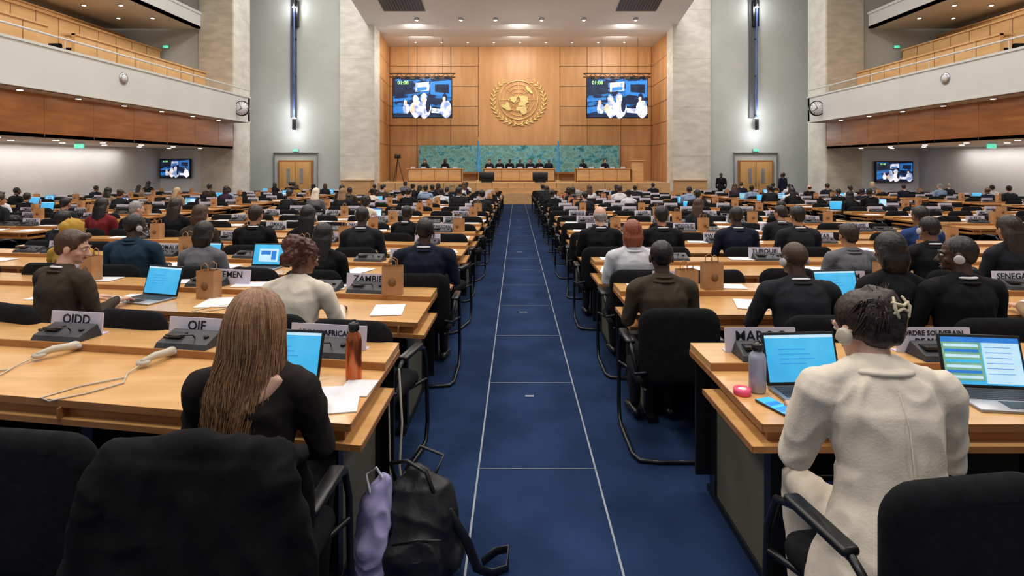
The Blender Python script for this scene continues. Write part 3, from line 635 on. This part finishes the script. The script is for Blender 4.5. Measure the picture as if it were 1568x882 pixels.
# ---------------------------------------------------------------- prototypes
mb=MB()
mb.pad((0,-.225,.665),.49,.46,.075,.1,0,curve=.35)
mb.pad((0,.03,.44),.49,.48,.085,.09,0,axis='z')
for sx in(-1,1):
    x=sx*.275
    mb.tube([(x*.9,-.2,.5),(x,-.2,.62),(x,-.14,.655),(x,.08,.66),(x,.2,.62),(x,.25,.5),(x,.27,.15),(x,.24,.04),(x,.16,.018),(x,-.2,.018),(x*.9,-.27,.018),(x*.5,-.29,.018),(0,-.29,.018)],.0135,8,1)
    mb.rbox(x-.028,x+.028,-.14,.13,.655,.682,.01,1)
    mb.tube([(x*.95,-.21,.5),(sx*.21,-.24,.52)],.012,6,1);mb.tube([(x,.24,.42),(sx*.2,.1,.40),(sx*.2,-.2,.40)],.012,6,1)
CHAIR=recalc(mb.mesh('conference_chair',[M['fabric'],M['frame']]))
def console_mb():
    mb=MB()
    v=[(-.15,0,0),(.15,0,0),(.15,.15,0),(-.15,.15,0),(-.145,.012,.025),(.145,.012,.025),(.14,.13,.065),(-.14,.13,.065)]
    mb.add(v,[(0,3,2,1),(4,5,6,7),(0,1,5,4),(1,2,6,5),(2,3,7,6),(3,0,4,7)],0)
    mb.box(-.12,-.03,.04,.10,.045,.058,1);mb.lathe([(.014,0),(.012,.008)],(.1,.07,.046),1,10)
    mb.tube([(.04,.06,.045),(.045,.04,.065),(.0,.01,.07),(-.06,-.01,.062)],.004,5,1);mb.ell((-.07,-.012,.062),(.016,.008,.008),1,None,8,6)
    return mb
CM=console_mb();CONS=recalc(CM.mesh('microphone_console',[M['console'],M['frame']]))
def plate_mb(txt,w=.34,h=.12):
    mb=MB();TT=T((0,0,0),rx=-.12)
    mb.box(-w/2,w/2,-.004,.004,0,h,0,TT);mb.box(-w/2,w/2,-.004,.05,-.002,.003,0)
    if txt:
        parts=txt.split('|')
        for i,p in enumerate(parts):
            sz=min(.072,w*1.36/max(len(p),1)) if len(parts)==1 else min(.042,w*1.36/len(p))
            tv,tf=text(p,sz);mb.add(tv,tf,1,False,TT@T((0,-.006,h*(.64 if len(parts)==1 else (.78-.34*i))),rx=math.pi/2))
    return mb
def laptop_mb(kind=0):
    mb=MB()
    mb.rbox(-.17,.17,-.24,0,0,.014,.005,0);mb.box(-.15,.15,-.13,-.02,.014,.0155,1);mb.box(-.05,.05,-.22,-.145,.014,.0148,2)
    for i in range(5): mb.box(-.148,.148,-.128+i*.022,-.1265+i*.022,.0155,.0162,0)
    ST=T((0,.0,.012),rx=-.28)
    mb.rbox(-.17,.17,-.004,.004,0,.225,.003,2,ST);mb.box(-.163,.163,-.006,-.003,.008,.218,1,ST);mb.box(-.158,.158,-.0072,-.005,.014,.212,3,ST)
    y=-.0082
    if kind==0:
        mb.box(-.158,.158,y,-.006,.2,.212,4,ST)
        for i in range(4): mb.box(-.10,.02+.02*(i%3),y,-.006,.15-i*.02,.152-i*.02,5,ST)
    elif kind==1:
        mb.box(-.158,.158,y,-.006,.19,.212,5,ST);mb.box(-.158,.0,y,-.006,.03,.19,6,ST)
        for i in range(7): mb.box(-.15,-.01,y-.001,-.006,.17-i*.022,.182-i*.022,(4,5,4,3)[i%4],ST)
        mb.box(.005,.155,y-.001,-.006,.02,.19,4,ST)
        for i in range(6): mb.box(.015,.12,y-.002,-.006,.17-i*.022,.172-i*.022,5,ST)
    else:
        mb.box(-.1,.1,y,-.006,.04,.17,4,ST);mb.box(-.08,.02,y-.001,-.006,.11,.15,5,ST);mb.box(.03,.08,y-.001,-.006,.06,.15,5,ST)
    return mb
LM=[M['alu'],M['keys'],M['frame'],M['scr'],M['scr2'],M['scr4'],M['scr3']]
LAP=[recalc(laptop_mb(k).mesh('laptop',LM)) for k in range(3)]
def bag_mb():
    mb=MB();w,d,h=.075,.045,.21
    v=[(-w,-d,0),(w,-d,0),(w,d,0),(-w,d,0),(-w,-d,h),(w,-d,h),(w,d,h),(-w,d,h),(-w+.008,0,h*.6),(w-.008,0,h*.6),(w-.006,0,h),(-w+.006,0,h)]
    mb.add(v,[(0,1,5,4),(2,3,7,6),(0,3,2,1),(1,9,10,5),(1,2,9),(9,2,6,10),(0,4,11,8),(0,8,3),(8,11,7,3)],0)
    for sy in(-1,1): mb.tube([(-.03,sy*d,h-.01),(-.028,sy*d,h+.04),(0,sy*d*.9,h+.06),(.028,sy*d,h+.04),(.03,sy*d,h-.01)],.0035,5,0)
    mb.lathe([(.03,0),(.03,.001)],m=1,seg=14,T=T((0,-d-.0015,h*.45),rx=math.pi/2))
    return mb
BAG=recalc(bag_mb().mesh('kraft_paper_bag',[M['kraft'],M['seam']]))
def bottle_mb(r=.035,h=.26):
    mb=MB();mb.lathe([(r*.9,0),(r,.006),(r,h*.68),(r*.85,h*.77),(r*.55,h*.82),(r*.55,h*.85)],m=0);mb.lathe([(r*.65,0),(r*.68,.004),(r*.68,h*.12),(r*.5,h*.14)],(0,0,h*.855),1)
    mb.tube([(r*.5,0,h*.97),(r*.2,0,h*1.04),(-r*.2,0,h*1.04),(-r*.5,0,h*.97)],.004,6,1);return mb
BOT=recalc(bottle_mb(.03,.22).mesh('water_bottle',[M['flask'],M['frame']]))
# ---------------------------------------------------------------- desk rows
def rowY(k): return 2.15+1.45*k
NR=18
def slope(sg,k): return (.18*(1-k/NR) if sg<0 else 0)
def X0(sg,k): return -.63 if sg<0 else (.93 if k==0 else .80)
def wy(sg,k,x,v): return rowY(k)+(.2 if sg>0 and k>0 else 0)+slope(sg,k)*abs(x-X0(sg,k))+v
def deskseg(sg,k,xa,xb):
    mb=MB()
    def B(a,b,v0,v1,z0,z1,m):
        n0=len(mb.v);x0,x1=sorted((a,b));mb.box(x0,x1,v0,v1,z0,z1,m)
        for i in range(n0,len(mb.v)):
            x,v,z=mb.v[i];y=wy(sg,k,x,v);mb.v[i]=(x,y,z+fz(y))
    a,b=xa,xb
    e=sg*.045
    B(a,b,0,.9,.722,.748,0);B(a,b,-.004,.0,.720,.749,1);B(a-sg*.004,a,0,.9,.720,.749,1)
    B(a,b,.58,.9,.748,.786,0);B(a,b,.575,.58,.748,.784,1)
    B(a-e,b+e,-.02,.55,.652,.672,0);B(a-e,b+e,-.024,-.02,.65,.674,1);B(a-e-sg*.004,a-e,-.02,.55,.65,.674,1)
    B(a+sg*.03,b-sg*.03,.03,.045,.672,.722,1);B(a+sg*.02,b-sg*.02,.86,.885,.1,.722,2)
    L=abs(b-a);n=max(1,round(L/1.36))
    for i in range(n+1):
        x=a+(b-a)*i/n
        x=min(max(x,min(a,b)+.12),max(a,b)-.12)
        B(x-.018,x+.018,.2,.78,.03,.652,3);B(x-.028,x+.028,.14,.2,.0,.652,2);B(x-.028,x+.028,.78,.86,.0,.722,2);B(x-.03,x+.03,.05,.9,.0,.035,2);B(x-.028,x+.028,.1,.86,.6,.652,2)
        B(x-.004,x+.004,-.022,.05,.672,.722,1)
    mk('conference_desk',mb,[M['desk'],M['deskedge'],M['frame'],M['panel']])
segs={}
for k in range(NR-1):
    for sg in(-1,1):
        x0=X0(sg,k);yy=rowY(k);lim=min(.97*(yy+1.2)+1.2,16.2 if sg<0 else 18.0)
        if yy>24.5: lim=min(lim,12.0 if sg<0 else 13.2)
        blocks=[(abs(x0),6.5),(7.7,12.1),(13.9,18.0)] if yy>5 else [(abs(x0),6.5)]
        out=[]
        for a,b in blocks:
            b=min(b,max(lim,3.4))
            if b-a<1.0: continue
            out.append((sg*a,sg*b));deskseg(sg,k,sg*a,sg*b)
        segs[(sg,k)]=out
mf=dict(voxel=.011,hv=.009)
F=[]
def feat(sg,k,x,figk,dy=0,rz=0,cdx=0,cdy=0,**pk):
    y=wy(sg,k,x,-.28)+dy;F.append((sg,k,x))
    person(fig(**figk),(x,y,fz(y)),rz,**pk)
    obj('conference_chair',CHAIR,(x+cdx,y-.02+cdy,fz(y)),rz)
feat(-1,1,-1.40,dict(hair='puff',female=True,yaw=-.5,lean=.22,pitch=-.3,arms='wide',w=1.12,**mf,collar=False),dy=.05,rz=-.15,top='cream',skin='brown',hair='red',pants='black',sc=.97)
feat(-1,1,-3.05,dict(hair='short',yaw=-.95,lean=.16,w=1.08,pitch=-.25,**mf),rz=-.35,top='brown',skin='fair',hair='brown',pants='charcoal')
feat(1,1,.94,dict(hair='crop',lean=.1,w=.96,**mf,collar='self'),dy=.1,cdx=.03,top='olive',skin='dark',hair='black',pants='charcoal',sc=.96)
feat(1,1,1.76,dict(hair='bald',phones=True,lean=.22,w=1.12,yaw=.25,arms='wide',**mf),dy=-.06,top='charcoal',skin='dark',hair='black',pants='black',sc=.97)
feat(1,1,2.68,dict(hair='crop',phones=True,lean=.05,w=1.08,yaw=.95,pitch=-.1,**mf),dy=-.12,top='black',skin='dark',hair='black',pants='black')
feat(1,1,3.5,dict(hair='bob',lean=.05,female=True,yaw=.3,**mf,collar=False),top='tan',skin='fair',hair='fair')
feat(-1,2,-.78,dict(hair='crop',lean=.05,w=1.12,**mf),top='navy',skin='dark',hair='black')
feat(-1,2,-1.7,dict(hair='long',lean=.05,female=True,**mf,collar=False),dy=.02,top='black',skin='tan',hair='black',sc=.95)
feat(-1,2,-2.86,dict(hair='bob',female=True,lean=.12,**mf,collar=False),top='grey',skin='brown',hair='black',sc=.95)
feat(-1,2,-3.56,dict(hair='crop',phones=True,lean=.08,w=1.1,yaw=-.6,**mf,collar='self'),top='teal',skin='dark',hair='black')
feat(-1,2,-4.2,dict(hair='scarf',female=True,lean=.06,yaw=-.3,**mf,collar=False),top='yellow',skin='brown',hair='yellow',sc=.95)
feat(1,2,1.02,dict(hair='bob',female=True,lean=.06,w=1.1,**mf,collar='self'),top='white',skin='fair',hair='orange',sc=.97)
feat(1,2,2.95,dict(hair='short',lean=.12,**mf,collar='self'),top='grey',skin='tan',hair='dark',sc=.95)
feat(1,2,3.66,dict(hair='crop',lean=.1,phones=True,**mf),top='black',skin='brown',hair='black')
feat(1,2,4.34,dict(hair='long',female=True,lean=.05,**mf,collar=False),top='charcoal',skin='tan',hair='dark')
for sg,k,x,h,fe,tp,sk,hr in((-1,3,-1.75,'crop',0,'charcoal','dark','black'),(-1,3,-2.4,'long',1,'black','tan','black'),(-1,3,-3.05,'short',0,'black','tan','dark'),(-1,3,-3.75,'bob',1,'brown','fair','brown'),(1,3,.95,'fringe',0,'black','fair','grey'),(1,3,1.65,'short',0,'black','tan','black'),(1,3,2.5,'crop',0,'navy','dark','black'),(1,3,3.2,'short',0,'charcoal','tan','black'),(1,3,4.6,'short',0,'blue','brown','black'),(-1,4,-6.2,'long',1,'red','tan','black'),(-1,4,-5.0,'long',1,'black','fair','dark')):
    feat(sg,k,x,dict(hair=h,female=bool(fe),lean=.08,collar=not fe,voxel=.014),top=tp,skin=sk,hair=hr)
protos=[dict(hair='short'),dict(hair='short',yaw=.5,lean=.12),dict(hair='short',yaw=-.5,arms='lap',lean=.0),dict(hair='crop'),dict(hair='crop',yaw=-.4,lean=.15,w=1.1),dict(hair='crop',phones=True,yaw=.3),dict(hair='fringe',arms='lap',lean=.0),
 dict(hair='long',female=True,collar=False),dict(hair='bob',female=True,collar=False,yaw=.4),dict(hair='bun',female=True,collar=False,arms='chin',lean=.12),dict(hair='afro',female=True,collar=False),dict(hair='long',female=True,collar=False,yaw=-.6,arms='lap'),dict(hair='scarf',female=True,collar=False)]
PW=[5,4,4,4,3,2,2,4,4,3,1,3,1]
PM=[fig(voxel=.018,hv=.013,**p) for p in protos]
tops_m=['black','charcoal','navy','black','charcoal','grey','navy','charcoal','brown','sky','black','white'];tops_f=['black','charcoal','cream','black','cream','grey','charcoal','white','tan','black','purple','red','yellow']
NAMES='TRINITE|TOGO|VIET NAM|SENEGAL|SERBIE|SEYCHELLES|TUNISIE|SOMALIE|UKRAINE|TCHAD|TURQUIE|TUVALU|OUGANDA|SUISSE|SUEDE|SLOVAQUIE|SAMOA|ROUMANIE|RWANDA|QATAR|PEROU|PAKISTAN|PANAMA|OMAN|NORVEGE|NIGER|NAURU|MALI|MEXIQUE|MALTE'.split('|')
pc={}
def plate(txt,x,y,z,w=.34,rz=0):
    if (txt,w) not in pc: pc[(txt,w)]=recalc(plate_mb(txt,w).mesh('name_plate',[M['plate'],M['ink']]))
    obj('name_plate',pc[(txt,w)],(x,y,z),rz)
ni=0
docs={-1:MB(),1:MB()}
def sheet(sg,x,y,z,rz,w=.21,h=.297):
    docs[sg].box(-w/2,w/2,-h/2,h/2,0,.004,0,T((x,y,z),rz=rz))
for (sg,k),ss in segs.items():
    if k==0: continue
    far=MB();farp=MB()
    for bi,(a,b) in enumerate(ss):
        n=int((abs(b-a)-.1)/.68);off=(.22 if sg<0 else .16) if bi==0 else .35
        for i in range(n):
            x=a+sg*(off+.68*i);y=wy(sg,k,x,-.28);z=fz(y)
            rz=-slope(sg,k) if sg<0 else 0
            used=any(f[0]==sg and f[1]==k and abs(f[2]-x)<.5 for f in F)
            dens=.13 if k<8 else .28
            if k>14: dens=.16
            pp=(not used) and R.random()<dens and not (k<=2 and abs(x)<4.4)
            if not used: obj('conference_chair',CHAIR,(x+R.uniform(-.03,.03),y-.0+R.uniform(-.03,.05),z),rz+R.uniform(-.12,.12))
            if pp:
                j=R.choices(range(len(PM)),PW)[0];fe=protos[j].get('female',False)
                hr=R.choice(['black','dark','black','dark','brown','grey' if not fe else 'brown','fair' if fe else 'black']);sk=R.choice(['fair','fair','tan','tan','brown','dark'])
                if sk in('brown','dark') or protos[j]['hair'] in('afro','crop'): hr='black';sk=R.choice(['brown','dark'])
                tp=R.choice(tops_f if fe else tops_m)
                if protos[j]['hair']=='scarf': hr=R.choice(['cream','grey','black','tan'])
                person(PM[j],(x,y,z),rz+R.uniform(-.15,.15),top=tp,skin=sk,hair=hr,pants=R.choice(['black','charcoal','navy']),sc=R.uniform(.93,1.01))
            if i%2==0:
                xx=x+sg*.3;cy=wy(sg,k,xx,.60)
                if k<7:
                    obj('microphone_console',CONS,(xx,cy,fz(cy)+.786),rz)
                    if not(k==1 and sg<0 and bi==0 and abs(xx)<4.1): plate(NAMES[ni%len(NAMES)],xx,cy+.15,fz(cy)+.788,.34,rz);ni+=1
                else:
                    far.merge(CM,T((xx,cy,fz(cy)+.786)));farp.box(-.17,.17,0,.008,0,.12,0,T((xx,cy+.15,fz(cy)+.788)))
                if R.random()<.5: obj('kraft_paper_bag',BAG,(xx+.27,cy+.06,fz(cy)+.786),R.uniform(-.4,.4)+rz)
            elif k<7 and R.random()<.5:
                cy=wy(sg,k,x,.62);obj('microphone_console',CONS,(x,cy,fz(cy)+.786),rz)
            q=R.random()
            if q<.7: yy=wy(sg,k,x,.28);sheet(sg,x+R.uniform(-.1,.2),yy,fz(yy)+.752,R.uniform(-.4,.4),R.choice([.21,.3]))
            if R.random()<.5: yy=wy(sg,k,x,.74);sheet(sg,x+.05,yy,fz(yy)+.79,R.uniform(-.2,.2),.25,.18)
            if pp and R.random()<.12: yy=wy(sg,k,x,.45);obj('water_bottle',BOT,(x+.25,yy,fz(yy)+.75))
            if pp and R.random()<.4 or (k>1 and not used and R.random()<.04):
                yy=wy(sg,k,x,.36);obj('laptop',LAP[R.randrange(3)],(x,yy,fz(yy)+.75),rz+R.uniform(-.15,.15))
    if far.v:
        mk('microphone_console_row',far,[M['console'],M['frame']]);mk('name_plate_row',farp,[M['plate']])
for sg in(-1,1): mk('document_sheets',docs[sg],[M['paper']])
for txt,x in(('VENEZUELA',-3.72),('YEMEN',-2.34),('ZAMBIE',-1.16)):
    y=wy(-1,1,x,.75);plate(txt,x,y,fz(y)+.788,.36,-.17)
def onrow(proto,name,sg,k,x,v,rz=0,z=.75):
    y=wy(sg,k,x,v);return obj(name,proto,(x,y,fz(y)+z),rz)
onrow(LAP[0],'laptop',-1,1,-2.72,.38,-.3);onrow(BAG,'kraft_paper_bag',-1,1,-.93,.62,.1,.787);onrow(BAG,'kraft_paper_bag',-1,1,-2.33,.42,-.2)
onrow(LAP[0],'laptop',-1,2,-3.2,.36,-.15);onrow(LAP[2],'laptop',-1,2,-2.5,.36,-.1);onrow(BAG,'kraft_paper_bag',1,1,1.3,.55,.2)
onrow(LAP[0],'laptop',1,1,2.35,.35,.1)
# ---------------------------------------------------------------- foreground row
for txt,x,w in(('OIDD',-2.50,.34),('OIF',-1.74,.34),('UNION AFRICAINE',-.98,.42)):
    y=wy(-1,0,x,.74);plate(txt,x,y,fz(y)+.788,w,-.17);y=wy(-1,0,x,.585);obj('microphone_console',CONS,(x,y,fz(y)+.787),-.17)
for txt,x,w in(('MAROC',1.24,.36),('ORDRE SOUVERAIN|DE MALTE',2.12,.38),('MALI',2.9,.34)):
    y=wy(1,0,x,.74);plate(txt,x,y,fz(y)+.788,w);y=wy(1,0,x,.585);obj('microphone_console',CONS,(x,y,fz(y)+.787))
hb=fig(hair='herolong',female=True,lean=.10,yaw=0.05,pitch=-.12,arms='type',voxel=.008,hv=.008,collar=False,bare=True,w=1.06,disp=.006,neck=.55)
person(hb,(-.90,1.90,fz(1.9)),.0,top='sheer',skin='fair',hair='blond',pants='black',shirt=HR['blond2'],name='seated_woman_long_hair',sc=.98)
hw=fig(hair='updo',female=True,lean=.20,yaw=.35,pitch=-.30,arms='type',voxel=.008,hv=.008,collar=False,jacket=True,phones=True,w=1.12,disp=.0065,neck=.525,hunch=.25)
person(hw,(1.155,1.72,fz(1.72)),-.05,top='cream',skin='fair',hair='dark',pants='cream',name='seated_woman_white_blazer',acc=M['cable'],sc=1.02)
dw=fig(hair='bob',female=True,lean=.05,voxel=.012,collar=False,w=.95)
person(dw,(2.36,3.55,fz(3.55)),0,top='black',skin='dark',hair='black',pants='black',sc=1.0);F.append((1,1,2.28))
obj('conference_chair',CHAIR,(1.16,1.72,fz(1.58)),.15)
obj('conference_chair',CHAIR,(-.90,1.86,fz(1.86)),-.02);obj('conference_chair',CHAIR,(-1.52,2.0,fz(2)),-.12);obj('conference_chair',CHAIR,(2.1,1.75,fz(1.6)),-.1)
b=MB()
b.tube([(-.25,-.25,.90),(0,-.25,.925),(.25,-.25,.90)],[(.045,.045)]*3,12)
for i in range(9):
    x=-.25+i*.0625;b.tube([(x,-.285,.88),(x*1.05,-.305,.6),(x*1.12,-.31+.02*math.sin(i*2.2),.28),(x*1.15,-.30+.03*math.sin(i*2),.14)],[(.05,.032),(.05,.036),(.05,.032),(.04,.025)],10)
    b.tube([(x,-.2,.88),(x,-.165,.65)],[(.05,.03)]*2,10)
b.tube([(-.25,-.29,.84),(-.31,-.30,.6),(-.29,-.28,.3)],[.05,.045,.04],12);b.tube([(.25,-.29,.84),(.30,-.28,.62),(.29,-.2,.42)],[.05,.045,.04],12)
vs,fs=blob(b,.011,4,.014,9,1,fold=True);mb=MB();mb.add(vs,fs,0,True)
mk('draped_coat',mb,[M['coat']],loc=(-.90,1.86,fz(1.86)))
onrow(recalc(laptop_mb(0).mesh('laptop',LM)),'laptop',-1,0,-1.05,.33,-.12)
onrow(LAP[0],'laptop',1,0,1.27,.36,.06);onrow(LAP[1],'laptop',1,0,2.04,.32,-.12)
y=2.62;mk('copper_bottle',bottle_mb(.036,.26),[M['copper'],M['frame']],loc=(-.75,y,fz(y)+.75))
y=2.47;mk('insulated_flask',bottle_mb(.036,.21),[M['flask'],M['frame']],loc=(1.045,y,fz(y)+.75))
mb=MB();mb.lathe([(.02,0),(.036,0),(.036,.025),(.02,.025),(.02,.001)],m=0);mb.lathe([(.012,.004),(.02,.002),(.02,.023),(.012,.022)],m=1);mk('tape_roll',mb,[M['pink'],M['paper']],loc=(.968,2.44,fz(2.44)+.75))
mb=MB();mb.rbox(-.038,.038,-.08,.08,0,.009,.004,0);mb.box(-.034,.034,-.075,.075,.009,.0098,1);mb.box(-.03,.03,0,.03,.0098,.0102,2);mb.box(-.03,.03,-.06,-.02,.0098,.0102,2);mk('smartphone',mb,[M['frame'],M['scr'],M['scr4']],loc=(1.05,2.3,fz(2.3)+.75),rz=.35)
mb=MB()
for x,y,r in((-.83,2.42,.1),(-.70,2.5,-.05),(-.72,2.33,.2)): mb.box(-.07,.07,-.09,.09,0,.004,0,T((x,y,fz(y)+.7505),rz=r))
mk('paper_notes',mb,[M['paper']])
def headset(x,y,rz,nm='headset'):
    mb=MB()
    mb.tube([(.0,.0,.03),(.03,.05,.04),(.05,.1,.035),(.06,.15,.028)],[.014,.018,.018,.024],10,0)
    mb.lathe([(.02,0),(.032,.006),(.03,.02)],(0,0,.012),0,14,);mb.lathe([(.02,0),(.03,.006),(.026,.02)],(.065,.16,.012),1,14)
    mb.tube([(0,-.01,.02),(-.02,-.1,.006),(.03,-.22,.006),(-.06,-.33,.006),(-.16,-.40,.006),(-.22,-.36,.006),(-.14,-.24,.006),(0,-.15,.006)],.004,6,0)
    mk(nm,mb,[M['cable'],PH],loc=(x,y,fz(y)+.75),rz=rz)
headset(-1.82,wy(-1,0,-1.82,.41),.1);headset(-2.42,wy(-1,0,-2.42,.41),-.1);headset(-2.0,wy(-1,1,-2.0,.42),0)
mb=MB();mb.tube([(-.60,2.9,.66),(-.58,2.88,.4),(-.585,2.84,.2),(-.56,2.86,-.02)],.006,6,0);mb.tube([(-.62,2.75,.62),(-.61,2.72,.5),(-.6,2.7,.25),(-.58,2.72,-.02)],.004,6,0)
mk('hanging_cable',mb,[M['cable']])
b=MB()
b.tube([(0,0,.03),(0,0,.12),(0,0,.28),(0,.01,.38),(0,.02,.42)],[(.15,.11),(.175,.125),(.165,.11),(.13,.08),(.06,.04)],18)
b.tube([(-.02,-.1,.06),(-.02,-.115,.16),(-.01,-.09,.26)],[(.12,.05),(.125,.055),(.1,.03)],14)
b.ell((.12,0,.1),(.07,.09,.09))
vs,fs=blob(b,.008,3,.016,9,5,fold=True);mb=MB();mb.add(vs,fs,0,True)
mb.tube([(-.1,.05,.37),(-.12,.02,.47),(-.05,-.03,.50),(.03,-.05,.46),(.06,-.06,.38)],[.009]*5,8,1);mb.tube([(.06,.02,.4),(.1,.06,.47),(.0,.09,.5),(-.06,.06,.42)],.008,8,1)
mb.tube([(.12,-.06,.3),(.2,-.06,.16),(.24,-.06,.05),(.3,-.05,.018),(.37,-.03,.02),(.38,.03,.06),(.33,.06,.035),(.27,.03,.015)],[(.02,.006)]*8,8,1)
mb.tube([(-.1,-.125,.22),(0,-.148,.245),(.09,-.125,.22)],.005,6,1)
mk('backpack',mb,[M['nylon'],M['frame']],loc=(-.41,2.40,fz(2.36)),rz=.12)
b=MB();b.tube([(0,0,.02),(-.01,0,.2),(.0,.02,.36),(.03,.03,.43)],[(.07,.06),(.075,.07),(.06,.05),(.03,.03)],14)
vs,fs=blob(b,.009,3,.016,12,2,fold=True);mb=MB();mb.add(vs,fs,0,True);mb.tube([(-.02,0,.4),(-.04,.01,.47),(.0,.02,.49),(.03,.02,.44)],.006,6,1)
mk('lavender_tote',mb,[M['lav'],M['paper']],loc=(-.575,2.31,fz(2.3)))
for i,x in enumerate((-1.6,-1.0,-.4,.2,.8,1.35,1.9,-5.4,-4.2,3.9,5.2)):
    j=i%len(PM);person(PM[j],(x,33.55,.757),math.pi,top=R.choice(['black','navy','charcoal','black']),skin=R.choice(['fair','tan','dark']),hair=R.choice(['black','dark','brown']))
    obj('conference_chair',CHAIR,(x,33.57,.757),math.pi)
st=fig(stand=True,hair='crop',w=1.05,yaw=.3,pitch=-.05,lean=0.01);st2=fig(stand=True,hair='short',yaw=-.4,pitch=-.05,lean=0.01)
for x,y,rz,m in((10.5,29.2,2.6,st),(13.1,28.0,.4,st),(13.75,29.3,1.8,st2)):
    person(m,(x,y,fz(y)),rz,top='navy' if x>13 else 'black',skin='dark',hair='black',name='standing_man')
# ---------------------------------------------------------------- lighting
mb=MB()
for x in(-8.5,0,8.5):
    for y in(-1.5,5,12,19):
        mb.rbox(x-1.2,x+1.2,y-1.2,y+1.2,12.45,12.6,.03,0)
        area((x,y,12.3),2.4,370,c=(1,.955,.895))
mk('ceiling_light_housing',mb,[M['ceil']])
for x in(-8.5,8.5): area((x,25.5,12.3),2.2,480,c=(1,.98,.95))
for x in(-5.5,.1,5.8):
    area((x,32.2,8.9),1.2,135,(math.radians(28),0,0),(1,.93,.82))
    area((x,30.0,9.1),.8,110,(math.radians(24),0,0),(1,.95,.86))
for x in(-5.5,.3,6.2): area((x,30.0,5.5),1.2,24,(math.pi,0,0),(1,.97,.94))  # added uplights without fixtures, brighten the canopy ceiling
w=bpy.data.worlds.new('world');scene.world=w;w.use_nodes=True;w.node_tree.nodes['Background'].inputs[0].default_value=(.93,.95,1,1);w.node_tree.nodes['Background'].inputs[1].default_value=.28
# ---------------------------------------------------------------- camera
c=bpy.data.cameras.new('camera');co=bpy.data.objects.new('camera',c);COL.objects.link(co);co.location=(0,0,1.7);co.rotation_euler=(math.pi/2,0,0)
c.lens=20;c.sensor_width=36;c.shift_x=-.0045;c.shift_y=-.1196;c.clip_start=.05;c.clip_end=200
scene.camera=co
scene.view_settings.view_transform='Standard';scene.view_settings.exposure=0
